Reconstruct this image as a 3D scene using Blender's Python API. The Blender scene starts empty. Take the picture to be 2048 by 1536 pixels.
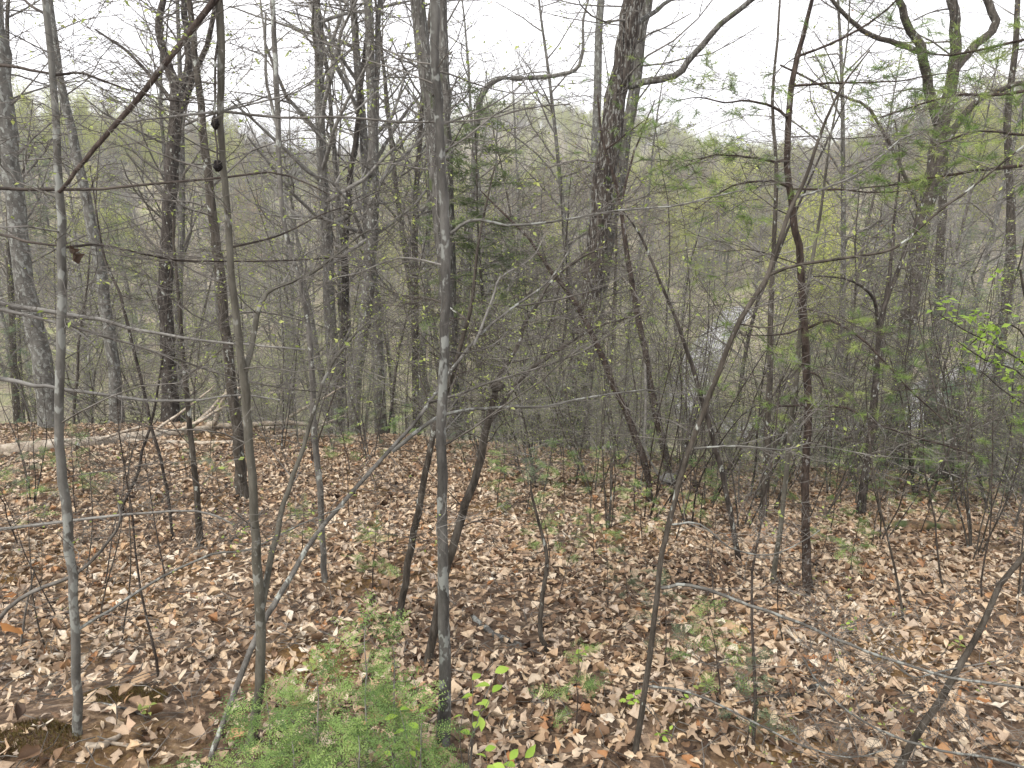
import bpy, math, random
import numpy as np
from mathutils import Vector
R = math.radians
random.seed(7)
rng = np.random.default_rng(7)
scene = bpy.context.scene
C = scene.collection

# ------------------------------------------------------------------ camera, sky, sun, exposure
FPX = 1462.0                     # focal length in pixels of a 2048-wide picture
PITCH = R(16.7)
cam_d = bpy.data.cameras.new('camera'); cam = bpy.data.objects.new('camera', cam_d); C.objects.link(cam)
cam_d.sensor_width = 36; cam_d.lens = 36 * FPX / 2048
cam_d.clip_start = 0.05; cam_d.clip_end = 6000
cam.location = (0, 0, 0); cam.rotation_euler = (R(90) - PITCH, 0, 0)
scene.camera = cam

SUN_EL, SUN_AZ = R(52), R(-140)   # azimuth measured from +Y towards +X
world = bpy.data.worlds.new('World'); scene.world = world; world.use_nodes = True
wn, wl = world.node_tree.nodes, world.node_tree.links
wn.clear()
wo = wn.new('ShaderNodeOutputWorld'); bg = wn.new('ShaderNodeBackground')
sky = wn.new('ShaderNodeTexSky'); sky.sky_type = 'NISHITA'; sky.sun_disc = False
sky.sun_elevation = SUN_EL; sky.sun_rotation = SUN_AZ; sky.air_density = 1.0; sky.dust_density = 3.0
tc = wn.new('ShaderNodeTexCoord'); no = wn.new('ShaderNodeTexNoise'); no.inputs['Scale'].default_value = 2.2
no.inputs['Detail'].default_value = 6
mpw = wn.new('ShaderNodeMapping'); mpw.inputs['Scale'].default_value = (1, 1, 3)
cr = wn.new('ShaderNodeMapRange'); cr.inputs[1].default_value = 0.3; cr.inputs[2].default_value = 0.62
cr.inputs[3].default_value = 0.80; cr.inputs[4].default_value = 1.0
mx = wn.new('ShaderNodeMix'); mx.data_type = 'RGBA'
mx.inputs['B'].default_value = (11.6, 11.5, 11.85, 1)      # thin bright overcast
wl.new(tc.outputs['Generated'], mpw.inputs['Vector']); wl.new(mpw.outputs['Vector'], no.inputs['Vector'])
wl.new(no.outputs['Fac'], cr.inputs[0]); wl.new(cr.outputs[0], mx.inputs['Factor'])
wl.new(sky.outputs['Color'], mx.inputs['A']); wl.new(mx.outputs['Result'], bg.inputs['Color'])
bg.inputs['Strength'].default_value = 0.058
wl.new(bg.outputs[0], wo.inputs['Surface'])

sun_d = bpy.data.lights.new('sun', 'SUN'); sun = bpy.data.objects.new('sun', sun_d); C.objects.link(sun)
sun_d.energy = 1.5; sun_d.angle = R(10); sun_d.color = (1, 0.95, 0.87)
sdir = Vector((math.sin(SUN_AZ) * math.cos(SUN_EL), math.cos(SUN_AZ) * math.cos(SUN_EL), math.sin(SUN_EL)))
sun.rotation_euler = sdir.to_track_quat('Z', 'Y').to_euler(); sun.location = sdir * 60
scene.view_settings.view_transform = 'Standard'; scene.view_settings.look = 'None'
scene.view_settings.gamma = 1; scene.view_settings.exposure = 1.5
scene.view_settings.use_curve_mapping = False
cy = scene.cycles
cy.max_bounces = 4; cy.diffuse_bounces = 2; cy.glossy_bounces = 1; cy.transmission_bounces = 2; cy.transparent_max_bounces = 2; cy.volume_bounces = 0

# ------------------------------------------------------------------ helpers
def V(*a): return np.array(a, float)
SP, CP = math.sin(PITCH), math.cos(PITCH)
def ray(px, py):
    u = (px - 1024) / FPX; v = (768 - py) / FPX
    return np.array([u, CP + v * SP, -SP + v * CP])
def at(px, py, Y):
    d = ray(px, py); return d * (Y / d[1])
def depth(px, py, Y): return Y / ray(px, py)[1]

def sstep(a, b, x):
    t = np.clip((x - a) / (b - a), 0, 1); return t * t * (3 - 2 * t)
def vnoise(x, y, seed=0):                      # smooth value noise
    x = np.asarray(x, float); y = np.asarray(y, float)
    xi = np.floor(x).astype(np.int64); yi = np.floor(y).astype(np.int64)
    fx = x - xi; fy = y - yi; fx = fx * fx * (3 - 2 * fx); fy = fy * fy * (3 - 2 * fy)
    def h(a, b):
        n = (a * 374761393 + b * 668265263 + seed * 1442695) & 0x7fffffff
        n = ((n ^ (n >> 13)) * 1274126177) & 0x7fffffff
        return ((n ^ (n >> 16)) & 0xffff) / 65535.0
    return (h(xi, yi) * (1 - fx) + h(xi + 1, yi) * fx) * (1 - fy) + (h(xi, yi + 1) * (1 - fx) + h(xi + 1, yi + 1) * fx) * fy - 0.5

KD = [-40, -5, 0, 2.6, 9, 12.3, 15, 25, 38, 50, 90, 9000]
KZ = [3.0, -0.9, -1.7, -2.5, -4.0, -4.75, -6.1, -11.0, -16.2, -17.8, -18, -18]
AZK = [-180, -60, -36, -30, -24, -18, -13, -7, -2, 6, 12, 17, 22, 26, 30, 36, 60, 180]
R1 =  [-1, -1, 0, 0, -2, -5, -9, -12.5, -13, -13, -13, -13, -9, -2, 2, 6, 7, 7]   # near ridge crest
R2 =  [-5,   -5,  -5, -5, -5, -8, -9, 2, 20, 18, 6, -7, -7, -7, -6, -5, -5, -5]              # ridge half a kilometre off
R3 =  [8, 8, 8, 8, 8, 10, 12, 14, 16, 16, 18, 20, 18, 14, 10, 8, 8, 8]
def ground(x, y):
    x = np.asarray(x, float); y = np.asarray(y, float)
    yc = np.clip(12.1 - 0.20 * x, 9.4, 13.2)
    d = y - (yc - 12.3) * sstep(3, 9, y)
    z = (np.interp(d - .7, KD, KZ) + np.interp(d, KD, KZ) + np.interp(d + .7, KD, KZ)) / 3
    r = np.hypot(x, y); az = np.degrees(np.arctan2(x, y))
    fwd = sstep(0, 60, y)
    h1 = np.interp(az, AZK, R1); h2 = np.interp(az, AZK, R2); h3 = np.interp(az, AZK, R3)
    z = z + fwd * (h1 + 18) * sstep(78, 185, r)
    z = z + fwd * (h2 - h1) * sstep(200, 420, r)
    z = z + fwd * (h3 - h2) * sstep(600, 1150, r)
    z = z + 0.10 * vnoise(x * .9, y * .9, 1) + 0.05 * vnoise(x * 2.7, y * 2.7, 2)
    z = z + 3.0 * vnoise(x * .02, y * .02, 5) * sstep(90, 200, r)
    # low bank at the bottom left of the picture
    z = z + 0.16 * np.exp(-((x + 1.9) / .8) ** 2 - ((y - 2.7) / .6) ** 2)
    return z
def rim(x): return float(np.clip(12.1 - .20 * x, 9.4, 13.2))
def gz(x, y): return float(ground(x, y))
def hit(px, py):
    d = ray(px, py); t = np.arange(1.2, 300, .01)
    z = ground(d[0] * t, d[1] * t); k = np.argmax(d[2] * t < z)
    return d * t[k] if d[2] * t[k] < z[k] else d * 20.0
def hitc(px, py, off=.4):
    """ground point for a foot; a foot hidden behind the rim stands just beyond it"""
    h = hit(px, py)
    if h[1] > rim(h[0]) + .9 or h[1] > 16:
        Y = 12.0
        for _ in range(8): Y = rim(at(px, py, Y)[0]) + off
        h = at(px, py, Y); h[2] = gz(h[0], h[1])
    return h
def hitY(px, py): return hitc(px, py)[1]

class MB:
    """collects tubes / leaf scatters into one mesh"""
    def __init__(s): s.v = []; s.q = []; s.t = []; s.n = 0; s.rn = []; s.pend = {}
    def add(s, v, q=None, t=None, rnd=None):
        v = np.asarray(v, float).reshape(-1, 3)
        if q is not None and len(q): s.q.append(np.asarray(q, np.int64) + s.n)
        if t is not None and len(t): s.t.append(np.asarray(t, np.int64) + s.n)
        s.v.append(v); s.n += len(v)
        s.rn.append(np.zeros(len(v)) if rnd is None else np.broadcast_to(np.asarray(rnd, float), (len(v),)))
    def tube(s, p, r, k=4, cap=False, rough=0.0, seed=0):
        if k <= 5 and not cap and not rough:
            s.pend.setdefault((len(p), k), []).append((p, r)); return
        p = np.asarray(p, float); r = np.asarray(r, float); n = len(p)
        t = np.empty_like(p); t[1:-1] = p[2:] - p[:-2]; t[0] = p[1] - p[0]; t[-1] = p[-1] - p[-2]
        t /= np.sqrt((t * t).sum(1))[:, None] + 1e-12
        m = t.mean(0); ref = np.array([1., 0, 0]) if abs(m[0]) < abs(m[2]) else np.array([0, 0, 1.])
        u = np.cross(t, ref); u /= np.sqrt((u * u).sum(1))[:, None] + 1e-12
        w = np.cross(t, u)
        a = np.arange(k) * (2 * math.pi / k)
        rr = np.repeat(r[:, None], k, 1)
        if rough:
            g = np.random.default_rng(seed)
            rr = rr * (1 + rough * (g.random((1, k)) - .5) + rough * .7 * (g.random((n, k)) - .5))
        v = p[:, None, :] + rr[:, :, None] * (np.cos(a)[None, :, None] * u[:, None, :] + np.sin(a)[None, :, None] * w[:, None, :])
        i = np.arange(n - 1)[:, None] * k; j = np.arange(k)[None, :]; j2 = (j + 1) % k
        q = np.stack([i + j, i + j2, i + k + j2, i + k + j], -1).reshape(-1, 4)
        v = v.reshape(-1, 3); tt = None
        if cap:
            v = np.vstack([v, p[0], p[-1]]); c0 = n * k; jj = np.arange(k)
            tt = np.vstack([np.stack([np.full(k, c0), (jj + 1) % k, jj], 1),
                            np.stack([np.full(k, c0 + 1), (n - 1) * k + jj, (n - 1) * k + (jj + 1) % k], 1)])
        s.add(v, q, tt)
    def flush(s):
        for (n, k), L in s.pend.items():
            p = np.array([a[0] for a in L], float); r = np.array([a[1] for a in L], float); T = len(L)
            t = np.empty_like(p); t[:, 1:-1] = p[:, 2:] - p[:, :-2]; t[:, 0] = p[:, 1] - p[:, 0]; t[:, -1] = p[:, -1] - p[:, -2]
            t /= np.sqrt((t * t).sum(-1))[..., None] + 1e-12
            m = np.abs(t.mean(1)); ref = np.where((m[:, 0] < m[:, 2])[:, None], np.array([[1., 0, 0]]), np.array([[0, 0, 1.]]))[:, None, :]
            u = np.cross(t, np.broadcast_to(ref, t.shape)); u /= np.sqrt((u * u).sum(-1))[..., None] + 1e-12
            w = np.cross(t, u); a = np.arange(k) * (2 * math.pi / k)
            v = p[:, :, None, :] + r[:, :, None, None] * (np.cos(a)[:, None] * u[:, :, None, :] + np.sin(a)[:, None] * w[:, :, None, :])
            i = np.arange(n - 1)[:, None] * k; j = np.arange(k)[None, :]; j2 = (j + 1) % k
            q = np.stack([i + j, i + j2, i + k + j2, i + k + j], -1).reshape(-1, 4)
            q = (q[None] + (np.arange(T) * n * k)[:, None, None]).reshape(-1, 4)
            s.add(v.reshape(-1, 3), q)
        s.pend = {}
    def scatter(s, tv, tt, pos, M, sc, rnd):
        """copies of template (tv, triangles tt) with matrices M (N,3,3), scales sc (N,)"""
        N = len(pos); nv = len(tv)
        if N == 0: return
        v = np.einsum('nij,vj->nvi', M, tv) * np.asarray(sc)[:, None, None] + np.asarray(pos)[:, None, :]
        f = (np.asarray(tt)[None] + (np.arange(N) * nv)[:, None, None]).reshape(-1, 3)
        s.add(v.reshape(-1, 3), None, f, np.repeat(rnd, nv))
    def mesh(s, name, mat, smooth=True):
        s.flush(); me = bpy.data.meshes.new(name)
        v = np.vstack(s.v); q = np.vstack(s.q) if s.q else np.zeros((0, 4), np.int64); t = np.vstack(s.t) if s.t else np.zeros((0, 3), np.int64)
        me.vertices.add(len(v)); me.vertices.foreach_set('co', v.astype(np.float32).ravel())
        li = np.concatenate([q.ravel(), t.ravel()]).astype(np.int32)
        me.loops.add(len(li)); me.loops.foreach_set('vertex_index', li)
        ls = np.concatenate([np.arange(len(q)) * 4, len(q) * 4 + np.arange(len(t)) * 3]).astype(np.int32)
        me.polygons.add(len(ls)); me.polygons.foreach_set('loop_start', ls)
        if smooth: me.polygons.foreach_set('use_smooth', np.ones(len(ls), bool))
        a = me.attributes.new('rnd', 'FLOAT', 'POINT'); a.data.foreach_set('value', np.concatenate(s.rn).astype(np.float32))
        me.update(calc_edges=True); me.materials.append(mat)
        return me
    def shift(s, o):
        s.flush(); s.v = [a - o for a in s.v]; return s
    def build(s, name, mat, parent=None, smooth=True):
        o = bpy.data.objects.new(name, s.mesh(name, mat, smooth)); C.objects.link(o)
        if parent: o.parent = parent
        return o
def tag(o, label=None, cat=None, group=None, kind=None):
    if label: o['label'] = label
    if cat: o['category'] = cat
    if group: o['group'] = group
    if kind: o['kind'] = kind
    return o
def thing(name, label, cat, loc, group=None):
    o = bpy.data.objects.new(name, None); C.objects.link(o); o.location = loc; o.empty_display_size = .2
    return tag(o, label, cat, group)
def norm(v): return v / (math.sqrt(v @ v) + 1e-12)
def cross(a, b): return np.array([a[1] * b[2] - a[2] * b[1], a[2] * b[0] - a[0] * b[2], a[0] * b[1] - a[1] * b[0]])
def rotmats(n, g, tilt, up=True):
    """random yaw, then tilt away from flat by up to tilt (radians, gaussian)"""
    yaw = g.random(n) * 2 * math.pi; ti = g.normal(0, tilt, n); ro = g.normal(0, tilt, n)
    cy, sy = np.cos(yaw), np.sin(yaw); ct, st = np.cos(ti), np.sin(ti); c2, s2 = np.cos(ro), np.sin(ro)
    Z = np.zeros(n); O = np.ones(n)
    Rz = np.stack([cy, -sy, Z, sy, cy, Z, Z, Z, O], -1).reshape(n, 3, 3)
    Rx = np.stack([O, Z, Z, Z, ct, -st, Z, st, ct], -1).reshape(n, 3, 3)
    Ry = np.stack([c2, Z, s2, Z, O, Z, -s2, Z, c2], -1).reshape(n, 3, 3)
    return Rz @ Rx @ Ry

# ------------------------------------------------------------------ materials
def newmat(name):
    m = bpy.data.materials.new(name); m.use_nodes = True
    nt = m.node_tree; b = nt.nodes['Principled BSDF']; b.inputs['Roughness'].default_value = .85
    b.inputs['Specular IOR Level'].default_value = .25
    return m, nt.nodes, nt.links, b
def ramp(n, stops, interp='LINEAR'):
    r = n.new('ShaderNodeValToRGB'); r.color_ramp.interpolation = interp; e = r.color_ramp.elements
    while len(e) > 1: e.remove(e[-1])
    e[0].position = stops[0][0]; e[0].color = (*stops[0][1], 1)
    for p, c in stops[1:]:
        k = e.new(p); k.color = (*c, 1)
    return r
def bark(name, c1, c2, c3=None, *, lichen=0.0, lcol=(.42, .44, .40), scale=14, stretch=.25, bump=.5, moss=0, lsc=17, lst=.6):
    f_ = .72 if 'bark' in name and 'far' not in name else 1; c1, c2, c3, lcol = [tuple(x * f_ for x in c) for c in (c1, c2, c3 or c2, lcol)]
    m, n, l, b = newmat(name)
    t = n.new('ShaderNodeTexCoord'); mp = n.new('ShaderNodeMapping'); mp.inputs['Scale'].default_value = (1, 1, stretch)
    l.new(t.outputs['Object'], mp.inputs['Vector'])
    a = n.new('ShaderNodeTexNoise'); a.inputs['Scale'].default_value = scale; a.inputs['Detail'].default_value = 5; a.inputs['Roughness'].default_value = .7
    l.new(mp.outputs[0], a.inputs['Vector'])
    r = ramp(n, [(.36, c1), (.5, c2), (.66, c3 or c2)]); l.new(a.outputs['Fac'], r.inputs[0])
    col = r.outputs[0]
    def over(colin, c, sc, lo, hi, st=1.0):
        mp2 = n.new('ShaderNodeMapping'); mp2.inputs['Scale'].default_value = (1, 1, st); l.new(t.outputs['Object'], mp2.inputs['Vector'])
        v = n.new('ShaderNodeTexNoise'); v.inputs['Scale'].default_value = sc; v.inputs['Detail'].default_value = 3; v.inputs['Roughness'].default_value = .6
        l.new(mp2.outputs[0], v.inputs['Vector'])
        mr = n.new('ShaderNodeMapRange'); mr.inputs[1].default_value = lo; mr.inputs[2].default_value = hi
        l.new(v.outputs['Fac'], mr.inputs[0])
        k = n.new('ShaderNodeMix'); k.data_type = 'RGBA'; k.inputs['B'].default_value = (*c, 1)
        l.new(mr.outputs[0], k.inputs['Factor']); l.new(colin, k.inputs['A']); return k.outputs['Result']
    if lichen: col = over(col, lcol, lsc, .66 - lichen * .2, .70 - lichen * .2, lst)
    if moss: col = over(col, (.06, .075, .03), 5, .62 - moss * .2, .72 - moss * .2, .5)
    l.new(col, b.inputs['Base Color'])
    if bump:
        w = n.new('ShaderNodeTexNoise'); w.inputs['Scale'].default_value = scale * 2.5; w.inputs['Detail'].default_value = 2
        l.new(mp.outputs[0], w.inputs['Vector'])
        bp = n.new('ShaderNodeBump'); bp.inputs['Strength'].default_value = bump; bp.inputs['Distance'].default_value = .02
        l.new(w.outputs['Fac'], bp.inputs['Height']); l.new(bp.outputs[0], b.inputs['Normal'])
    return m
def leafmat(name, stops, trans=.35, byobj=False, noise=0.0):
    m, n, l, b = newmat(name); b.inputs['Roughness'].default_value = .6
    if byobj:
        src = n.new('ShaderNodeObjectInfo').outputs['Random']
    else:
        at_ = n.new('ShaderNodeAttribute'); at_.attribute_name = 'rnd'; src = at_.outputs['Fac']
    r = ramp(n, stops); l.new(src, r.inputs[0]); col = r.outputs[0]
    if noise:
        tx = n.new('ShaderNodeTexCoord'); nn = n.new('ShaderNodeTexNoise'); nn.inputs['Scale'].default_value = 45; nn.inputs['Detail'].default_value = 4
        l.new(tx.outputs['Object'], nn.inputs['Vector'])
        mr = n.new('ShaderNodeMapRange'); mr.inputs[1].default_value = .25; mr.inputs[2].default_value = .75
        mr.inputs[3].default_value = 1 - noise; mr.inputs[4].default_value = 1 + noise * .5
        l.new(nn.outputs['Fac'], mr.inputs[0])
        mm = n.new('ShaderNodeMix'); mm.data_type = 'RGBA'; mm.blend_type = 'MULTIPLY'; mm.inputs['Factor'].default_value = 1
        l.new(col, mm.inputs['A']); l.new(mr.outputs[0], mm.inputs['B']); col = mm.outputs['Result']
    l.new(col, b.inputs['Base Color'])
    if trans:
        tr = n.new('ShaderNodeBsdfTranslucent'); l.new(col, tr.inputs['Color'])
        ms = n.new('ShaderNodeMixShader'); ms.inputs[0].default_value = trans
        l.new(b.outputs[0], ms.inputs[1]); l.new(tr.outputs[0], ms.inputs[2])
        l.new(ms.outputs[0], n['Material Output'].inputs['Surface'])
    return m

M = {}
M['pale'] = bark('pale_smooth_bark', (.09, .085, .075), (.15, .145, .13), (.21, .205, .185), lichen=.62, lcol=(.30,.31,.285), scale=10, stretch=.5, bump=.25)
M['grey'] = bark('grey_bark', (.085, .08, .072), (.15, .14, .125), (.24, .23, .21), lichen=.35, scale=22, stretch=.3, bump=.4)
M['greyb'] = bark('grey_lichen_bark', (.055, .052, .047), (.10, .095, .086), (.16, .155, .142), lichen=.66, lcol=(.27,.28,.26), scale=18, stretch=.3, bump=.4)
M['olive'] = bark('olive_grey_bark', (.07, .064, .05), (.12, .112, .09), (.18, .17, .14), lichen=.35, lcol=(.27,.27,.24), scale=16, stretch=.3, bump=.3)
M['brown'] = bark('brown_bark', (.034, .029, .023), (.075, .064, .051), (.14, .124, .104), lichen=.2, scale=26, stretch=.25, bump=.5)
M['red'] = bark('red_brown_bark', (.022, .016, .013), (.052, .037, .029), (.10, .076, .062), lichen=.15, lcol=(.22,.21,.2), scale=30, stretch=.35, bump=.6)
M['dark'] = bark('dark_bark', (.022, .018, .015), (.055, .046, .039), (.12, .105, .092), lichen=.2, scale=24, stretch=.25, bump=.5)
M['oak'] = bark('furrowed_oak_bark', (.016, .012, .010), (.050, .039, .031), (.15, .13, .11), lichen=.5, lcol=(.25, .25, .23), scale=26, stretch=.10, bump=1.0, lsc=34, lst=.3)
M['oakg'] = bark('grey_furrowed_bark', (.05, .046, .040), (.105, .098, .087), (.19, .18, .165), lichen=.45, lcol=(.28,.285,.26), scale=20, stretch=.14, bump=.8, moss=.15, lsc=26, lst=.35)
M['twig'] = bark('twig_bark', (.075, .068, .059), (.155, .142, .125), (.26, .245, .222), scale=9, stretch=1, bump=0)
M['twigd'] = bark('dark_twig_bark', (.03, .024, .02), (.07, .056, .047), (.14, .12, .10), scale=9, stretch=1, bump=0)
M['twigp'] = bark('pale_twig_bark', (.15, .14, .125), (.24, .23, .21), (.36, .35, .32), scale=9, stretch=1, bump=0)
M['log'] = bark('weathered_log_wood', (.20, .16, .12), (.33, .28, .22), (.45, .40, .33), lichen=.15, scale=9, stretch=.6, bump=.5)
M['rot'] = bark('rotten_log_wood', (.05, .035, .025), (.14, .09, .05), (.25, .16, .09), scale=12, stretch=.6, bump=.7, moss=.4)
M['lichen'] = bark('lichen_crust', (.08, .08, .075), (.24, .24, .23), (.42, .42, .41), scale=70, stretch=1, bump=1)
M['knot'] = bark('black_knot_gall', (.010, .008, .008), (.022, .018, .017), (.05, .042, .04), scale=60, stretch=1, bump=1)
LIT = [(0, (.034, .021, .014)), (.10, (.11, .064, .038)), (.22, (.25, .158, .095)), (.36, (.36, .27, .19)), (.5, (.45, .31, .19)), (.62, (.44, .36, .285)), (.74, (.58, .445, .305)), (.84, (.61, .51, .385)), (.90, (.50, .36, .22)), (.95, (.36, .165, .065)), (1, (.70, .62, .50))]
M['litter'] = leafmat('dry_leaf', LIT, .15, noise=.35)
M['litter_o'] = leafmat('dry_leaf_single', LIT, .15, byobj=True, noise=.35)
M['spring'] = leafmat('spring_leaf', [(0, (.19, .24, .06)), (.5, (.30, .37, .10)), (1, (.42, .46, .15))], .45)
M['springo'] = leafmat('budding_leaf', [(0, (.20, .24, .06)), (.6, (.30, .32, .10)), (.85, (.34, .27, .10)), (1, (.36, .17, .08))], .45)
M['bright'] = leafmat('bright_green_leaf', [(0, (.22, .36, .05)), (1, (.38, .52, .10))], .45)
M['hem'] = leafmat('hemlock_needle', [(0, (.09, .155, .05)), (.5, (.175, .275, .08)), (1, (.31, .41, .13))], .4)
M['hemd'] = leafmat('dark_hemlock_needle', [(0, (.06, .095, .055)), (.6, (.105, .155, .085)), (1, (.18, .23, .12))], .35)
M['cedar'] = leafmat('cedar_needle', [(0, (.09, .125, .05)), (.6, (.145, .19, .08)), (1, (.21, .26, .12))], .5)
M['pine'] = leafmat('pine_needle', [(0, (.10, .16, .045)), (.6, (.17, .25, .07)), (1, (.30, .36, .11))], .3)
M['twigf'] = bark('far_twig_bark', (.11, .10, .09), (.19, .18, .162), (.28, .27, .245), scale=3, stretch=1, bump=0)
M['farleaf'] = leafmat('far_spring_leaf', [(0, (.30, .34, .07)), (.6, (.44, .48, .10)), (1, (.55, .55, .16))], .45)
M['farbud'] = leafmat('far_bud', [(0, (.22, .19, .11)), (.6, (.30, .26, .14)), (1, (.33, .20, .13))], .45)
M['orange'] = leafmat('orange_leaf', [(0, (.36, .14, .05)), (1, (.42, .23, .08))], .4)
M['deadleaf'] = leafmat('black_dead_leaf', [(0, (.03, .018, .012)), (1, (.06, .035, .02))], .2)
M['moss'] = leafmat('moss', [(0, (.08, .05, .02)), (.5, (.15, .095, .035)), (.8, (.13, .12, .04)), (1, (.20, .15, .055))], .1)

# ground material: brown leaf mould, mossy orange soil where it is bare, forest floor further off
def ground_mat():
    m, n, l, b = newmat('forest_floor')
    t = n.new('ShaderNodeTexCoord')
    a = n.new('ShaderNodeTexNoise'); a.inputs['Scale'].default_value = 14; a.inputs['Detail'].default_value = 5; a.inputs['Roughness'].default_value = .75
    l.new(t.outputs['Object'], a.inputs['Vector'])
    r = ramp(n, [(.3, (.035, .023, .015)), (.5, (.10, .066, .043)), (.6, (.21, .15, .10)), (.72, (.33, .25, .18))]); l.new(a.outputs['Fac'], r.inputs[0])
    s = n.new('ShaderNodeTexNoise'); s.inputs['Scale'].default_value = .9; s.inputs['Detail'].default_value = 5
    l.new(t.outputs['Object'], s.inputs['Vector'])
    mr = n.new('ShaderNodeMapRange'); mr.inputs[1].default_value = .52; mr.inputs[2].default_value = .66; l.new(s.outputs['Fac'], mr.inputs[0])
    s2 = n.new('ShaderNodeTexNoise'); s2.inputs['Scale'].default_value = 40; s2.inputs['Detail'].default_value = 6; l.new(t.outputs['Object'], s2.inputs['Vector'])
    r2 = ramp(n, [(.3, (.05, .03, .012)), (.55, (.16, .09, .03)), (.75, (.20, .15, .05))]); l.new(s2.outputs['Fac'], r2.inputs[0])
    k = n.new('ShaderNodeMix'); k.data_type = 'RGBA'; l.new(mr.outputs[0], k.inputs['Factor']); l.new(r.outputs[0], k.inputs['A']); l.new(r2.outputs[0], k.inputs['B'])
    # valley side: leaf litter with green undergrowth
    g = n.new('ShaderNodeTexNoise'); g.inputs['Scale'].default_value = .25; g.inputs['Detail'].default_value = 9; g.inputs['Roughness'].default_value = .7; l.new(t.outputs['Object'], g.inputs['Vector'])
    r3 = ramp(n, [(.35, (.21, .175, .13)), (.5, (.29, .255, .185)), (.62, (.24, .26, .11)), (.75, (.30, .34, .13))]); l.new(g.outputs['Fac'], r3.inputs[0])
    sx = n.new('ShaderNodeSeparateXYZ'); l.new(t.outputs['Object'], sx.inputs[0])
    fr = n.new('ShaderNodeMapRange'); fr.inputs[1].default_value = 14; fr.inputs[2].default_value = 24; l.new(sx.outputs['Y'], fr.inputs[0])
    k2 = n.new('ShaderNodeMix'); k2.data_type = 'RGBA'; l.new(fr.outputs[0], k2.inputs['Factor']); l.new(k.outputs['Result'], k2.inputs['A']); l.new(r3.outputs[0], k2.inputs['B'])
    l.new(k2.outputs['Result'], b.inputs['Base Color'])
    bp = n.new('ShaderNodeBump'); bp.inputs['Strength'].default_value = .6; bp.inputs['Distance'].default_value = .03
    l.new(a.outputs['Fac'], bp.inputs['Height']); l.new(bp.outputs[0], b.inputs['Normal'])
    return m
M['ground'] = ground_mat()

# ------------------------------------------------------------------ ground sheet
def axis(f0, f1, st, far, grow):
    a = list(np.arange(f0, f1 + 1e-6, st)); s = st
    while a[-1] < far: s *= grow; a.append(a[-1] + s)
    return a
ys = axis(-4, 17, .18, 1500, 1.06)
xp = axis(0, 13, .2, 1400, 1.09); xs = [-v for v in xp[:0:-1]] + xp
gx, gy = np.meshgrid(xs, ys); gzv = ground(gx, gy)
nx, ny = len(xs), len(ys)
ii = (np.arange(ny - 1)[:, None] * nx + np.arange(nx - 1)[None]).ravel()
gm = MB(); gm.add(np.stack([gx, gy, gzv], -1).reshape(-1, 3), np.stack([ii, ii + 1, ii + nx + 1, ii + nx], 1))
ground_o = gm.build('ground', M['ground']); tag(ground_o, 'forest floor under dry leaves falling away into a wooded valley', 'ground', kind='structure')

# ------------------------------------------------------------------ road down in the valley
def ribbon(name, pix, zoff, w, mat):
    P = []
    for (x, y) in pix:
        P.append(hit_valley(x, y))
    P = np.array(P)
    # smooth
    t = np.arange(len(P)); tt = np.linspace(0, len(P) - 1, 90)
    Q = np.stack([np.interp(tt, t, P[:, 0]), np.interp(tt, t, P[:, 1])], 1)
    for _ in range(6): Q[1:-1] = (Q[:-2] + 2 * Q[1:-1] + Q[2:]) / 4
    d = np.gradient(Q, axis=0); d /= np.linalg.norm(d, axis=1)[:, None]; nrm = np.stack([-d[:, 1], d[:, 0]], 1)
    m = MB(); rows = []
    for k in np.linspace(-.5, .5, 7):
        e = Q + nrm * w * k; rows.append(np.stack([e[:, 0], e[:, 1], ground(e[:, 0], e[:, 1]) + zoff + .25 * (1 - (2 * k) ** 4)], 1))
    v = np.stack(rows, 1); n_, k_ = v.shape[:2]
    i = (np.arange(n_ - 1)[:, None] * k_ + np.arange(k_ - 1)[None]).ravel()
    m.add(v.reshape(-1, 3), np.stack([i, i + k_, i + k_ + 1, i + 1], 1))
    return m.build(name, mat), Q
def hit_valley(px, py):
    d = ray(px, py); t = 17.6 / -d[2]; return d * t
rm, rn_, rl_, rb_ = newmat('pale_gravel')
a = rn_.new('ShaderNodeTexNoise'); a.inputs['Scale'].default_value = 3; a.inputs['Detail'].default_value = 12; a.inputs['Roughness'].default_value = .8
tcg = rn_.new('ShaderNodeTexCoord'); rl_.new(tcg.outputs['Object'], a.inputs['Vector'])
r_ = ramp(rn_, [(.3, (.22, .22, .225)), (.5, (.35, .35, .36)), (.7, (.46, .46, .47))]); rl_.new(a.outputs['Fac'], r_.inputs[0]); rl_.new(r_.outputs[0], rb_.inputs['Base Color'])
road_o, ROAD = ribbon('road', [(1480, 618), (1440, 660), (1400, 715), (1370, 780), (1400, 835), (1520, 862), (1700, 860), (1820, 830), (1880, 765), (1960, 735), (2080, 720), (2300, 715)], .03, 3.6, rm)
tag(road_o, 'pale grey gravel road curving through the valley behind the trees', 'road', kind='structure')

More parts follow.
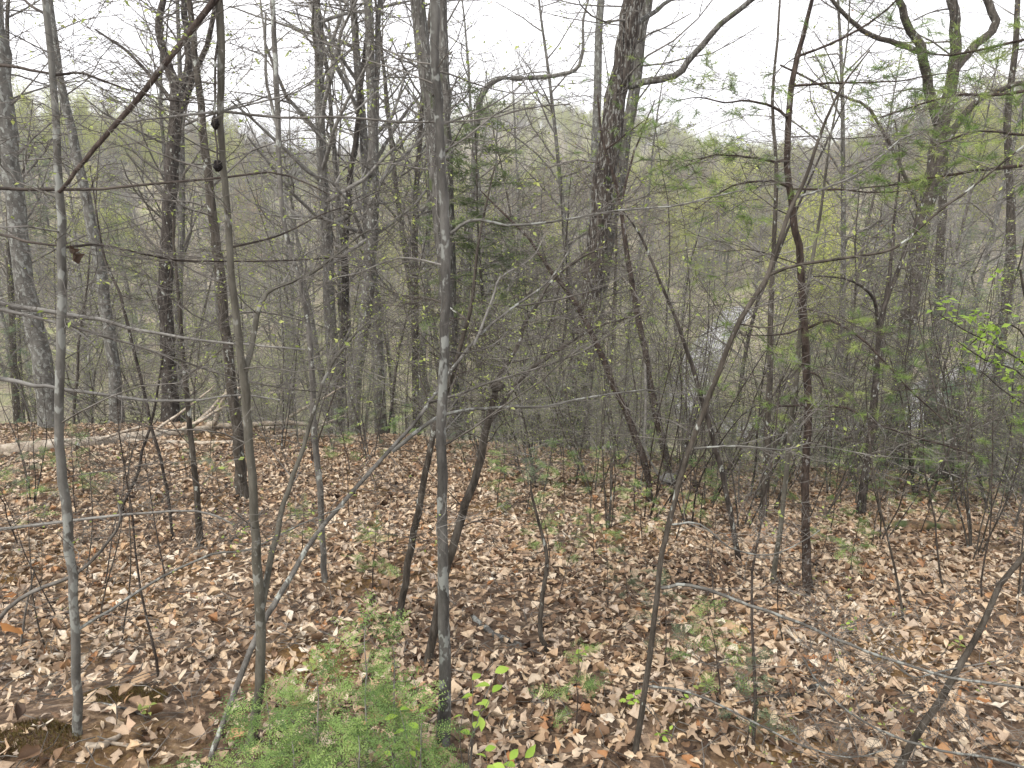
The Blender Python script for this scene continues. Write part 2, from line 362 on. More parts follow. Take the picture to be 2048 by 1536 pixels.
# ------------------------------------------------------------------ leaf litter
gl = np.random.default_rng(77)
def leaf_template(kind, curl, bend, jit=.35):
    st = {0: [(0, .02), (.15, .12), (.35, .21), (.62, .20), (.85, .10), (1, .01)], 1: [(0, .03), (.15, .18), (.35, .29), (.6, .31), (.82, .19), (1, .03)],
          2: [(0, .03), (.2, .12), (.35, .30), (.45, .14), (.62, .36), (.72, .16), (1, .04)],
          3: [(0, .02), (.2, .11), (.45, .15), (.75, .11), (1, .01)],
          4: [(0, .03), (.45, .22), (1, .02)], 5: [(0, .05), (.55, .36), (1, .05)], 6: [(0, .03), (.5, .15), (1, .02)]}[kind]
    v = []; t = []
    for i, (x, h) in enumerate(st):
        zc = bend * (x - .5) ** 2 * -1
        h1 = h * (1 + jit * gl.normal()); h2 = h * (1 + jit * gl.normal()); h1, h2 = max(h1, .005), max(h2, .005); j1, j2, j3 = gl.normal(0, .035, 3) * (jit > 0)
        v += [(x - .5 + j1, h1, zc + curl * h1 * 1.2 + j2), (x - .5, gl.normal(0, .02), zc + j3), (x - .5 + j2, -h2, zc + curl * h2 * .8 - j1)]
        if i:
            a = 3 * (i - 1); b = 3 * i
            t += [(a, a + 1, b + 1), (a, b + 1, b), (a + 1, a + 2, b + 2), (a + 1, b + 2, b + 1)]
    return np.array(v), np.array(t)
LT = [leaf_template(k, c, b) for k in (0, 2, 2, 3, 0, 1, 3, 2, 0) for (c, b) in ((.5, .5), (-.6, .4), (1.6, -.5), (-.2, -.6))]
LS = [leaf_template(k, c, b, .3) for k in (4, 5, 6, 4) for (c, b) in ((.6, .5), (-.8, .4), (1.7, -.5))]
def bare(x, y):
    s = np.exp(-((x + 1.95) / .75) ** 2 - ((y - 2.95) / .75) ** 2) * 1.0
    for px, py, rr in ((430, 1130, .55), (420, 1170, .5), (1140, 975, .55), (1600, 905, .5), (100, 860, .7), (380, 1060, .5)):
        p = BARE[(px, py)]; s = np.maximum(s, .8 * np.exp(-((x - p[0]) / rr) ** 2 - ((y - p[1]) / (rr * 1.0)) ** 2))
    return s
BARE = {k: hitc(*k) for k in ((430, 1130), (420, 1170), (1140, 975), (1600, 905), (100, 860), (380, 1060))}
g = np.random.default_rng(3)
N = 410000
ly = 1.3 + 14.7 * g.random(N) ** .85; lx = (g.random(N) * 2 - 1) * (ly * .85 + 1.2)
W = (ly * .85 + 1.2) / (14.7 * .85 + 2)
dens = np.where(ly < 6, 1.0, np.where(ly < 10, .70, .42)) * W
keep = (g.random(N) < dens) & (g.random(N) > bare(lx, ly) * .6) & (vnoise(lx * 1.3, ly * 1.3, 9) + .5 + g.random(N) * .7 > .42)
lx, ly = lx[keep], ly[keep]; n = len(lx)
lz = ground(lx, ly) + .006 + .05 * g.random(n) ** 1.5
MT = rotmats(n, g, .40); sc = (.034 + .060 * g.random(n) ** 1.6); ti = g.integers(0, len(LT), n)
sc *= np.where(ly < 5, 1.0, 1.08)
rn = np.clip(g.random(n) * .9 + .30 * vnoise(lx * .8, ly * .8, 12) + .14 * vnoise(lx * 2.6, ly * 2.6, 13) + .05, 0, 1)
# the 300 that show largest in the picture: single leaf objects
dist = np.sqrt(lx ** 2 + ly ** 2 + lz ** 2); u = lx / (ly * CP - lz * SP); vv = (ly * SP + lz * CP) / (ly * CP - lz * SP)
vis = (np.abs(u) < .69) & (vv > -.52)
order = np.argsort(np.where(vis, dist / sc, 1e9))[:300]
single = np.zeros(n, bool); single[order] = True
lm = MB()
for k, (tv, tt) in enumerate(LT):
    s_ = (ti == k) & ~single & (ly < 3.6)
    lm.scatter(tv, tt, np.stack([lx, ly, lz], 1)[s_], MT[s_], sc[s_], rn[s_])
tj = ti % len(LS)
for k, (tv, tt) in enumerate(LS):
    s_ = (tj == k) & (ly >= 3.6)
    lm.scatter(tv, tt, np.stack([lx, ly, lz], 1)[s_], MT[s_], sc[s_], rn[s_])
lo = lm.build('leaf_litter', M['litter'], ground_o, smooth=False); lo['kind'] = 'stuff'
# fine twigs and bits lying in the litter
g = np.random.default_rng(8); tl = MB(); nt_ = 7000
for k in range(nt_):
    y = 1.5 + 11.5 * g.random() ** .8; x = (g.random() * 2 - 1) * (y * .8 + 1); a = g.random() * 6.28; L = g.uniform(.06, .34); z = gz(x, y) + g.uniform(.02, .06)
    d = V(math.cos(a), math.sin(a), g.normal(0, .12)); n1 = V(-d[1], d[0], .3) * L * g.normal(0, .08); c0 = V(x, y, z); r = g.uniform(.0012, .0035)
    tl.tube(np.array([c0 - d * L / 2, c0 + n1, c0 + d * L / 2]), np.array([r, r * .9, r * .5]), 3)
to = tl.build('twig_litter', M['twig'], ground_o); to['kind'] = 'stuff'
from mathutils import Matrix
leafme = []
for tv, tt in LT:
    m_ = MB(); m_.add(tv, None, tt); leafme.append(m_.mesh('leaf', M['litter_o'], False))
for i in order:
    o = bpy.data.objects.new('leaf', leafme[ti[i]]); C.objects.link(o); o.parent = ground_o
    o.matrix_local = Matrix.Translation((lx[i], ly[i], lz[i] + .012)) @ Matrix(MT[i].tolist()).to_4x4() @ Matrix.Scale(float(sc[i]), 4)

# ------------------------------------------------------------------ branching growth
def wander(p, d, L, n, wig, up, g):
    pts = [p]; st = L / n; q = p; dd = d
    nz = g.normal(0, wig, (n, 3))
    for i in range(n):
        dd = dd + nz[i]; dd[2] += up; dd = dd / math.sqrt(dd @ dd)
        q = q + dd * st; pts.append(q)
    return np.array(pts)
def side(d, g, flat=.75, ang=(.6, 1.1), sgn=1):
    s = np.array([-d[1], d[0], 0.]); 
    if s @ s < .02: a = g.random() * 6.28; s = np.array([math.cos(a), math.sin(a), 0])
    s = norm(s) * sgn; o = cross(d, s) * g.normal(0, 1 - flat + .15)
    a = g.uniform(*ang); return norm(d * math.cos(a) + norm(s + o) * math.sin(a))
def grow(mb, p, d, L, r, lvl, g, sites, wig=.16, up=.02, flat=.7, dens=1.0, minr=.0011):
    n = 5 if lvl > 1 else (4 if lvl else 3)
    pts = wander(p, d, L, n, wig, up, g)
    rr = np.linspace(r, max(r * .35, minr * .7), n + 1)
    mb.tube(pts, rr, 5 if r > .012 else (4 if r > .006 else 3))
    if lvl <= 0:
        sites.append((pts[-1], norm(pts[-1] - pts[-2]))); return
    k = max(2, int(round(g.uniform(3.5, 6.5) * dens))); sg = 1 if g.random() < .5 else -1
    for i in range(k):
        f = .18 + .8 * (i + g.random() * .6) / k; f = min(f, .98)
        x = f * n; j = min(int(x), n - 1); q = pts[j] * (1 - (x - j)) + pts[j + 1] * (x - j)
        dd = side(norm(pts[j + 1] - pts[j]), g, flat, sgn=sg); sg = -sg
        grow(mb, q, dd, L * g.uniform(.32, .6) * (1.15 - .55 * f), max(minr, r * .5 * (1 - .4 * f)), lvl - 1, g, sites, wig * 1.15, up, flat, dens, minr)
    sites.append((pts[-1], norm(pts[-1] - pts[-2])))
GLT = []
for c in (.3, -.3):
    tv = np.array([(0, 0, 0), (.45, .26, c * .26), (.45, 0, 0), (.45, -.26, c * .26), (1, 0, -.15)]); tt = np.array([(0, 2, 1), (0, 3, 2), (1, 2, 4), (2, 3, 4)])
    GLT.append((tv, tt))
def leaves_at(mb, sites, g, per=3, size=(.02, .045), spread=.03, tilt=.7, p=1.0):
    pos = []
    for q, d in sites:
        if g.random() > p: continue
        for _ in range(per): pos.append(q - d * g.random() * spread * 2 + g.normal(0, spread * .5, 3))
    n = len(pos)
    if not n: return
    pos = np.array(pos); MM = rotmats(n, g, tilt); sz = g.uniform(size[0], size[1], n); t = g.integers(0, 2, n)
    for k in (0, 1): mb.scatter(*GLT[k], pos[t == k], MM[t == k], sz[t == k], g.random((t == k).sum()))

# needle sprays ------------------------------------------------------------
def spray_template(nt, ln, wd, g, twigs=5):
    """a flat fan of small twiglets lined with needles, unit length along +X"""
    v = []; t = []
    def needle(p, d, L, w):
        s = np.array([-d[1], d[0], 0]) * w; b = len(v)
        v.extend([p - s, p + s, p + d * L]); t.append((b, b + 1, b + 2))
    def line(p0, d, L, n):
        for i in range(n):
            f = (i + .3) / n; p = p0 + d * L * f; sc_ = 1 - .45 * f
            for sg in (-1, 1):
                a = sg * g.uniform(.7, 1.2); c, s = math.cos(a), math.sin(a)
                dd = np.array([d[0] * c - d[1] * s, d[0] * s + d[1] * c, g.normal(.05, .25)])
                needle(p + np.array([0, 0, g.normal(0, .01)]), dd, ln * sc_ * g.uniform(.7, 1.2), wd)
    line(np.zeros(3), np.array([1., 0, 0]), 1.0, nt)
    for k in range(twigs):
        f = (k + .6) / (twigs + .6)
        for sg in (-1, 1):
            a = sg * g.uniform(.65, 1.0); d = np.array([math.cos(a), math.sin(a), g.normal(-.05, .12)])
            line(np.array([f, 0, 0]), d, .55 * (1.05 - f) + .1, max(3, int(nt * (.55 * (1.1 - f) + .1))))
    return np.array(v), np.array(t)
gt = np.random.default_rng(11)
SPR_HI = [spray_template(12, .095, .017, gt, 4) for _ in range(3)]
SPR_MD = [spray_template(9, .12, .018, gt, 4) for _ in range(3)]
SPR_LO = [spray_template(5, .19, .035, gt, 3) for _ in range(3)]
def tuft_template(n, w, g):
    v = []; t = []
    for i in range(n):
        d = norm(np.array([g.uniform(.1, 1), g.normal(0, .5), g.normal(0, .5)])); p = np.array([g.uniform(-.8, .3), 0, 0]); s = norm(np.cross(d, g.normal(0, 1, 3))) * w
        b = len(v); v += [p - s, p + s, p + d * g.uniform(.6, 1)]; t.append((b, b + 1, b + 2))
    return np.array(v), np.array(t)
TUFT = [tuft_template(46, .016, gt) for _ in range(3)]
def frame(d, g, roll=.3, droop=0):
    x = norm(d + np.array([0, 0, -droop])); z = np.array([0, 0, 1.]); y = norm(cross(z, x)); z = cross(x, y)
    a = g.normal(0, roll); y2 = y * math.cos(a) + z * math.sin(a); z2 = -y * math.sin(a) + z * math.cos(a)
    return np.stack([x, y2, z2], 1)
def sprays(mb, sites, tmpl, size, g, droop=.15, roll=.35):
    n = len(sites)
    if not n: return
    pos = np.array([s[0] for s in sites]); MM = np.array([frame(s[1], g, roll, droop) for s in sites]); sz = g.uniform(size[0], size[1], n)
    t = g.integers(0, len(tmpl), n); base = g.random(n)
    for k in range(len(tmpl)):
        s_ = t == k; mb.scatter(*tmpl[k], pos[s_] - MM[s_][:, :, 0] * sz[s_][:, None] * .2, MM[s_], sz[s_], base[s_])

def conifer(h, nb, blen, g, tmpl, size, stem_r, low=.1, lean=(0, 0), sub=5, droop=.1, up=.0, dens=1.0):
    """returns stem MB, limb MB, needles MB about the origin"""
    st, lb, nd = MB(), MB(), MB()
    zz = np.linspace(-.05, 1, 8)
    p = np.stack([lean[0] * np.abs(zz) ** 1.5 * h + g.normal(0, .012 * h, 8) * zz, lean[1] * zz * h + g.normal(0, .012 * h, 8) * zz, zz * h], 1)
    st.tube(p, np.linspace(stem_r, stem_r * .2, 8), 6)
    sites = [(p[-1], V(0, 0, 1.) + g.normal(0, .3, 3))]
    for i in range(nb):
        f = low + (1 - low) * ((i + g.random()) / nb); q = np.array([np.interp(f, zz, p[:, k]) for k in range(3)])
        a = g.random() * 6.28; L = blen * (1.08 - f) ** .8 * g.uniform(.5, 1.15) + .03 * h * .3
        d = norm(np.array([math.cos(a), math.sin(a), g.uniform(-.1, .45) + up]))
        pts = wander(q, d, L, 5, .12, -.03, g); lb.tube(pts, np.linspace(stem_r * .32 * (1.1 - f), stem_r * .07, 6), 3)
        for k in range(max(1, int(sub * L / blen * dens + .5))):
            x = g.uniform(.25, 1) * 5; j = min(int(x), 4); w = pts[j] * (1 - (x - j)) + pts[j + 1] * (x - j)
            sites.append((w, side(norm(pts[j + 1] - pts[j]), g, .8, (.3, 1.0), 1 if k % 2 else -1)))
        sites.append((pts[-1], norm(pts[-1] - pts[-2])))
    sprays(nd, sites, tmpl, size, g, droop)
    return st, lb, nd

# ------------------------------------------------------------------ traced trees of the foreground and the ledge
HERO = []
def pts3(pix, Y0, dY=0.0, wob=.0, g=None):
    n = len(pix); L = np.concatenate([[0], np.cumsum([math.hypot(pix[i + 1][0] - pix[i][0], pix[i + 1][1] - pix[i][1]) for i in range(n - 1)])]); L /= L[-1]
    P = []; Rr = []
    for i, q in enumerate(pix):
        Y = Y0 + dY * L[i]; P.append(at(q[0], q[1], Y)); Rr.append(q[2] / 2 / FPX * depth(q[0], q[1], Y))
    return np.array(P), np.array(Rr)
def densify(P, Rr, k=3):
    """Catmull-Rom through the traced points"""
    n = len(P); A = np.column_stack([P, Rr]); A = np.vstack([2 * A[0] - A[1], A, 2 * A[-1] - A[-2]]); out = []
    for i in range(1, n):
        for j in range(k):
            t = j / k; a, b, c, d = A[i - 1], A[i], A[i + 1], A[i + 2]
            out.append(.5 * (2 * b + (c - a) * t + (2 * a - 5 * b + 4 * c - d) * t * t + (3 * b - a - 3 * c + d) * t ** 3))
    out.append(A[n]); out = np.array(out); return out[:, :3], np.maximum(out[:, 3], .0006)
def tw(pix, w0, w1=None):
    """widths for a list of (x, y)"""
    w1 = w0 * .3 if w1 is None else w1; n = len(pix)
    return [(p[0], p[1], p[2] if len(p) > 2 else w0 + (w1 - w0) * i / (n - 1)) for i, p in enumerate(pix)]
def sprout(mb, P, Rr, g, n, L, lvl, f0=.1, f1=1.0, sites=None, flat=.7, up=.03, rmax=.5, dens=1.0, rise=(.0, .6), wig=.16, maxr=.02):
    m = len(P)
    for i in range(n):
        x = (f0 + (f1 - f0) * (i + g.random()) / n) * (m - 1); j = min(int(x), m - 2); q = P[j] * (1 - (x - j)) + P[j + 1] * (x - j); r = Rr[j]
        ax = norm(P[j + 1] - P[j])
        if abs(ax[2]) > .55:
            a = g.random() * 6.28; d = norm(np.array([math.cos(a), math.sin(a), g.uniform(*rise)]))
        else:
            d = side(ax, g, .55, (.5, 1.1), 1 if i % 2 else -1)
        grow(mb, q, d, L * g.uniform(.45, 1.15), min(maxr, max(.0016, r * rmax * g.uniform(.25, .6))), lvl, g, sites, wig, up, flat, dens)
WF = {1: .76, 2: 1, 3: .68, 4: .8, 5: .54, 6: .5, 7: .62, 30: .78, 31: .7, 39: .8, 32: .86, 33: .86, 8: .68, 9: .68, 10: .8, 11: .86, 18: .84, 19: .8, 37: .88, 60: .8, 61: .8}
def hero(name, label, cat, bk, trunk, Y=None, dY=0.0, forks=(), twigs=(8, .8, 2), twm='twig', leaf=None, ext=2.5, seed=0, k=8, rough=.06, group=None,
         f0=.2, tdens=1.0, flat=.7, up=.03, rise=(0, .6), knobs=(), needles=None, brlvl=(9, .5, 2), taper_top=.35, wf=None):
    g = np.random.default_rng(seed + 100)
    if Y is None: Y = hitY(trunk[0][0], trunk[0][1])
    if wf is None: wf = WF.get(seed, .95 if 30 <= seed < 50 else .72)
    trunk = [(a, b, c * wf) for a, b, c in trunk]; fw = wf if wf > .9 else .8
    P, Rr = pts3(trunk, Y, dY); P, Rr = densify(P, Rr, 3)
    # down to the ground
    d0 = norm(P[0] - P[min(4, len(P) - 1)]); d0 = norm(np.array([d0[0], d0[1] * .3, min(d0[2], -.5)]))
    q = P[0].copy(); low = []
    for _ in range(400):
        if q[2] < gz(q[0], q[1]) - .06: break
        q = q + d0 * .06; low.append(q.copy())
    if low:
        low = np.array(low[::-1])[::4] if len(low) > 8 else np.array(low[::-1][:1])
        fl = np.linspace(1.12, 1.0, len(low)); P = np.vstack([low, P]); Rr = np.concatenate([Rr[0] * fl, Rr])
    # root flare
    h = P[:, 2] - P[0, 2]; Rr = Rr * (1 + .28 * np.exp(-h / (Rr[0] * 3 + .02)))
    if trunk[-1][1] <= 12 and ext:
        d1 = norm(P[-1] - P[-5]); e = wander(P[-1], d1, ext, 6, .06, .05, g)[1:]
        P = np.vstack([P, e]); Rr = np.concatenate([Rr, Rr[-1] * np.linspace(.92, taper_top, 6)])
    base = np.array([P[0][0], P[0][1], gz(P[0][0], P[0][1])])
    root = thing(name, label, cat, base, group)
    tm = MB(); n_ = len(P); jit = g.normal(0, .12, (n_, 3)) * Rr[:, None]; tm.tube(P + jit, Rr, k, rough=rough, seed=seed)
    tm.shift(base).build('trunk', M[bk], root)
    tb = MB(); sites = []
    for fk in forks:
        pix, fdY = [(a, b, c * fw) for a, b, c in fk[0]], fk[1]; bm_ = M[fk[2]] if len(fk) > 2 and fk[2] else M[bk]; Y0 = fk[3] if len(fk) > 3 else None
        if Y0 is None:
            # depth of the trunk where the fork leaves
            px0 = np.array([1024 + FPX * (p[0] / (p[1] * CP - p[2] * SP)) for p in P]); py0 = np.array([768 - FPX * ((p[1] * SP + p[2] * CP) / (p[1] * CP - p[2] * SP)) for p in P])
            Y0 = P[np.argmin((px0 - pix[0][0]) ** 2 + (py0 - pix[0][1]) ** 2)][1]
        B, br = pts3(pix, Y0, fdY); B, br = densify(B, br, 3)
        if pix[-1][1] <= 12 or pix[-1][0] >= 2040 or pix[-1][0] <= 6:
            e = wander(B[-1], norm(B[-1] - B[-4]), .8, 5, .12, .03, g)[1:]; B = np.vstack([B, e]); br = np.concatenate([br, br[-1] * np.linspace(.9, .3, 5)])
        m = MB(); jb = g.normal(0, .25, B.shape) * br[:, None]; jb[0] = 0; m.tube(B + jb, br, 6 if br[0] > .008 else 5); bo = m.shift(base).build('branch', bm_, root)
        if brlvl[0]:
            bt = MB(); sprout(bt, B, br, g, max(2, int(brlvl[0] * len(pix) / 5)), brlvl[1], brlvl[2], .12, 1, sites, flat, up, dens=tdens, maxr=.006)
            bt.shift(base).build('twigs', M[twm], bo)['kind'] = 'stuff'
    if twigs[0]: sprout(tb, P, Rr, g, twigs[0], twigs[1], twigs[2], f0, 1, sites, flat, up, dens=tdens, rise=rise, maxr=twigs[3] if len(twigs) > 3 else .012)
    if tb.n or tb.pend: tb.shift(base).build('twigs', M[twm], root)['kind'] = 'stuff'
    if leaf and sites:
        lf = MB(); leaves_at(lf, sites, g, leaf[1], leaf[2], leaf[3], .6, leaf[4])
        if lf.n: lf.shift(base).build('leaves', M[leaf[0]], root)['kind'] = 'stuff'
    if needles and sites:
        nd = MB(); ss = [s for s in sites if g.random() < needles[3]]; sprays(nd, ss, needles[1], needles[2], g)
        if nd.n: nd.shift(base).build('needles', M[needles[0]], root)['kind'] = 'stuff'
    return root, base, P, Rr
SPL = ('spring', 2, (.010, .024), .012, .14)

# --- near saplings
hero('beech_sapling', 'pale grey lichen-spotted sapling rising the full height of the left edge', 'sapling', 'pale',
     [(155, 1536, 24), (155, 1400, 23), (150, 1250, 22), (140, 1100, 24), (125, 960, 24), (118, 850, 22), (122, 700, 22), (125, 560, 22), (120, 380, 20), (108, 170, 17), (90, 0, 16)], Y=2.55, seed=1, k=10, twm='twig',
     forks=[(tw([(155, 1260), (220, 1220), (320, 1155), (420, 1110), (500, 1098), (600, 1050), (690, 1012)], 9, 3), .4, 'pale'),
            (tw([(110, 150), (170, 148), (270, 185), (340, 200), (430, 210)], 7, 3), .5, 'twigd'),
            (tw([(95, 32), (60, 10), (30, -20)], 8, 6), .2, 'twigd'),
            (tw([(128, 495), (180, 490), (230, 495), (350, 520), (480, 522), (600, 520), (700, 512)], 7, 3), .8, 'twigd'),
            (tw([(122, 640), (150, 655), (250, 685), (330, 710), (400, 735), (480, 758), (560, 775), (650, 785)], 7, 3), .5, 'twig')],
     twigs=(9, .7, 2, .005), tdens=.85, leaf=('spring', 1, (.01, .018), .01, .12))
hero('beech_tree', 'long bare beech boughs reaching in from beyond the left edge', 'tree', 'pale',
     [(-330, 1500, 90), (-330, 1100, 86), (-340, 700, 84), (-350, 300, 80), (-360, 0, 76)], Y=2.9, seed=2, k=12,
     forks=[(tw([(-340, 560), (-150, 585), (0, 606), (110, 625), (200, 640), (280, 660), (400, 680), (500, 690), (610, 700)], 13, 3), .4, 'twigp'),
            (tw([(-340, 590), (-150, 605), (0, 620), (60, 632), (140, 655), (190, 690)], 12, 3), .2, 'twigp'),
            (tw([(-340, 700), (-150, 735), (0, 758), (60, 768), (110, 775), (220, 790), (320, 802), (400, 800), (480, 790), (560, 800)], 11, 3), .6, 'twigp'),
            (tw([(-340, 360), (-150, 372), (0, 378), (100, 380), (200, 378), (330, 365), (450, 355), (540, 345), (600, 360), (660, 390)], 9, 3), .5, 'twigd'),
            (tw([(-340, 440), (-150, 455), (0, 468), (60, 485), (128, 492)], 9, 4), -.3, 'twigd'),
            (tw([(-340, 100), (-150, 115), (0, 130), (60, 140), (112, 150)], 10, 5), -.3, 'twigd'),
            (tw([(-330, 1100), (-150, 1075), (0, 1058), (110, 1045), (250, 1030), (390, 1022), (450, 1040), (470, 1052)], 8, 3), .3, 'twigp'),
            (tw([(-330, 1400), (-100, 1310), (0, 1235), (60, 1185), (150, 1150), (220, 1080), (240, 1040), (236, 1005)], 12, 4), .2, 'twig')],
     twigs=(0, 1, 1), brlvl=(7, .45, 2), tdens=.75, leaf=('spring', 1, (.012, .022), .012, .12), ext=1.5)
rootB, baseB, PB, RB = hero('cherry_sapling', 'grey-brown sapling with black galls, forked at mid height, left of centre', 'sapling', 'olive',
     [(490, 1536, 28), (513, 1420, 28), (522, 1300, 28), (518, 1200, 29), (512, 1080, 26), (503, 950, 24), (495, 850, 25), (488, 760, 25), (478, 680, 22), (465, 560, 20), (455, 430, 19), (445, 330, 19), (440, 240, 19), (442, 180, 20), (441, 60, 23), (438, 0, 22)], Y=2.6, seed=3, k=10,
     forks=[(tw([(490, 745), (505, 680), (520, 610), (545, 577), (600, 560), (660, 520), (720, 470), (760, 455)], 15, 3), .5, None),
            (tw([(438, -30), (430, 0), (330, 130), (235, 245), (170, 320), (118, 385)], 18, 9), -.35, 'red'),
            (tw([(441, 60), (432, 120), (430, 240), (433, 290), (436, 330)], 7, 4), -.05, 'dark'),
            (tw([(441, 222), (330, 235), (240, 247)], 7, 4), -.3, 'twigp'),
            (tw([(441, 222), (560, 235), (700, 235), (800, 245), (950, 240), (1070, 215), (1140, 208)], 7, 3), .5, 'twig'),
            (tw([(441, 222), (540, 200), (600, 180), (680, 130)], 5, 2), .4, 'twigp'),
            (tw([(524, 1215), (545, 1100), (567, 1010), (598, 920), (625, 830), (655, 745), (700, 680), (740, 640)], 17, 4), .5, None),
            (tw([(460, 495), (560, 470), (640, 430), (700, 410), (760, 380)], 6, 2), .5, 'twigd')],
     twigs=(9, .8, 2, .006), tdens=.85, leaf=SPL)
hero('maple_sapling', 'straight grey lichen-blotched sapling standing in the centre', 'sapling', 'greyb',
     [(886, 1490, 33), (888, 1300, 30), (885, 1150, 28), (885, 1000, 26), (882, 860, 26), (885, 760, 24), (890, 600, 24), (890, 450, 24), (880, 300, 23), (878, 200, 22), (870, 130, 23), (868, 0, 26)], seed=4, k=10,
     forks=[(tw([(900, 467), (930, 445), (960, 440), (1010, 450), (1080, 446), (1150, 436), (1240, 420), (1340, 413), (1440, 390), (1490, 380)], 9, 3), .3, 'pale'),
            (tw([(878, 130), (820, 120), (760, 95), (700, 75), (650, 60)], 5, 2), .6, 'twig'),
            (tw([(880, 250), (950, 225), (1030, 180), (1080, 120)], 5, 2), .8, 'twig'),
            (tw([(886, 700), (930, 706), (985, 690), (1030, 650)], 5, 2), .3, 'twig'),
            (tw([(884, 530), (800, 515), (720, 545), (660, 560), (600, 610)], 5, 2), .6, 'twigp')],
     twigs=(9, .8, 2, .005), tdens=.85, leaf=SPL)
hero('leaning_sapling', 'pale bare stem leaning far right across the centre, forked low', 'sapling', 'grey',
     [(415, 1536, 22), (462, 1400, 22), (520, 1260, 24), (560, 1190, 22), (600, 1120, 20), (640, 1060, 18), (690, 1000, 17), (780, 900, 15), (830, 845, 14), (900, 745, 13), (960, 670, 11), (1030, 612, 9), (1100, 560, 7), (1150, 480, 4)], Y=2.5, dY=1.4, seed=5, k=9, ext=0,
     forks=[(tw([(785, 903), (850, 850), (910, 825), (1000, 815), (1090, 812), (1180, 795), (1290, 780), (1330, 790)], 11, 3), .2, 'pale'),
            (tw([(857, 805), (920, 788), (1000, 758), (1080, 735), (1160, 705), (1230, 660), (1290, 620)], 8, 2), .2, 'twig'),
            (tw([(948, 690), (985, 600), (1000, 555), (1060, 520), (1090, 470)], 8, 2), .2, 'twigp'),
            (tw([(905, 825), (890, 860), (940, 805)], 4, 2), .2, 'twigp'),
            (tw([(1030, 612), (1110, 600), (1200, 575), (1270, 540)], 6, 2), .3, 'twig')],
     twigs=(10, .6, 2, .004), f0=.45, tdens=.75, leaf=SPL)
hero('slanting_sapling', 'long grey stem slanting up to the right, right of centre', 'sapling', 'brown',
     [(1265, 1536, 25), (1290, 1380, 24), (1310, 1230, 22), (1320, 1130, 22), (1335, 1060, 21), (1352, 990, 21), (1375, 910, 21), (1405, 830, 21), (1440, 735, 21), (1480, 640, 21), (1530, 560, 20), (1550, 510, 19), (1580, 420, 17), (1610, 360, 15), (1640, 270, 12), (1680, 180, 9), (1740, 100, 5)], Y=2.6, seed=6, k=10, ext=0,
     forks=[(tw([(1532, 552), (1600, 528), (1700, 515), (1790, 495), (1870, 430), (1950, 370), (2047, 292)], 9, 5), -.2, None),
            (tw([(1592, 395), (1640, 380), (1720, 345), (1800, 280), (1830, 268)], 7, 3), .1, 'pale'),
            (tw([(1388, 897), (1480, 892), (1560, 900), (1620, 885)], 6, 3), -.1, 'pale'),
            (tw([(1322, 1176), (1380, 1170), (1500, 1210), (1600, 1245), (1700, 1290), (1800, 1325), (1900, 1355), (2047, 1375)], 9, 7), -.25, 'pale'),
            (tw([(1296, 1372), (1380, 1385), (1500, 1440), (1600, 1490), (1700, 1515), (1770, 1500)], 7, 3), -.1, 'pale'),
            (tw([(1336, 1050), (1400, 1048), (1460, 1095), (1540, 1110), (1610, 1080), (1640, 1060)], 6, 2), -.05, 'pale'),
            (tw([(1478, 648), (1530, 655), (1575, 640), (1605, 590)], 5, 2), .1, 'twigd'),
            (tw([(1442, 730), (1425, 705), (1410, 690)], 5, 2), .1, 'pale')],
     twigs=(8, .6, 2, .004), f0=.4, tdens=.75, leaf=SPL)
hero('leaning_sapling', 'brown stem leaning out of the bottom right corner', 'sapling', 'brown',
     [(1795, 1536, 24), (1880, 1400, 22), (1920, 1330, 20), (1960, 1260, 19), (2000, 1170, 17), (2050, 1110, 16), (2150, 950, 14), (2200, 800, 10)], Y=2.5, seed=7, k=9, ext=0,
     forks=[(tw([(2140, 970), (2210, 1300), (2150, 1540), (1990, 1517), (1880, 1500), (1780, 1470), (1700, 1425), (1640, 1370), (1605, 1315)], 9, 4), -.15, 'pale'),
            (tw([(1918, 1335), (1870, 1345), (1830, 1355), (1800, 1340)], 5, 2), -.1, 'pale')],
     twigs=(5, .5, 1, .004), f0=.3)
# --- dark and brown stems a few metres further in
hero('leaning_sapling', 'dark thin stem leaning right, rooted left of the centre sapling', 'sapling', 'brown',
     [(800, 1240, 20), (815, 1130, 21), (835, 1030, 21), (850, 950, 19), (868, 860, 17), (900, 760, 14), (925, 680, 13), (945, 600, 11), (955, 500, 9), (970, 420, 6), (990, 330, 4)], seed=8, ext=0, twigs=(14, .9, 2, .006), twm='twigd', f0=.35, leaf=SPL,
     forks=[(tw([(875, 830), (840, 760), (835, 700), (800, 640)], 6, 2), .5), (tw([(935, 640), (870, 600), (800, 590), (740, 560)], 6, 2), .4)])
rootG, baseG, PG, RG = hero('stubbed_sapling', 'brown leaning stem ending in a swollen broken stub, side shoot to the right', 'sapling', 'brown',
     [(855, 1330, 24), (870, 1250, 25), (890, 1150, 25), (910, 1080, 24), (932, 1008, 24), (955, 940, 23), (970, 870, 22), (983, 815, 19), (991, 778, 18)], seed=9, ext=0, twigs=(7, .7, 2, .005), twm='twigd', f0=.4,
     forks=[(tw([(977, 846), (1008, 804), (1053, 746), (1090, 719), (1166, 668), (1213, 647), (1280, 630)], 13, 4), .5), (tw([(990, 800), (1001, 753), (1036, 695), (1049, 647), (1073, 613), (1107, 558), (1166, 514), (1220, 490)], 14, 4), .6)], leaf=SPL)
hero('thin_sapling', 'thin crooked dark stem standing alone on leaves right of centre', 'sapling', 'brown',
     [(1097, 1305, 13), (1080, 1262, 12), (1086, 1190, 11), (1094, 1120, 10), (1084, 1070, 8), (1066, 1000, 6), (1060, 960, 3)], seed=10, ext=0, twigs=(8, .5, 2, .004), twm='twigd', f0=.25)
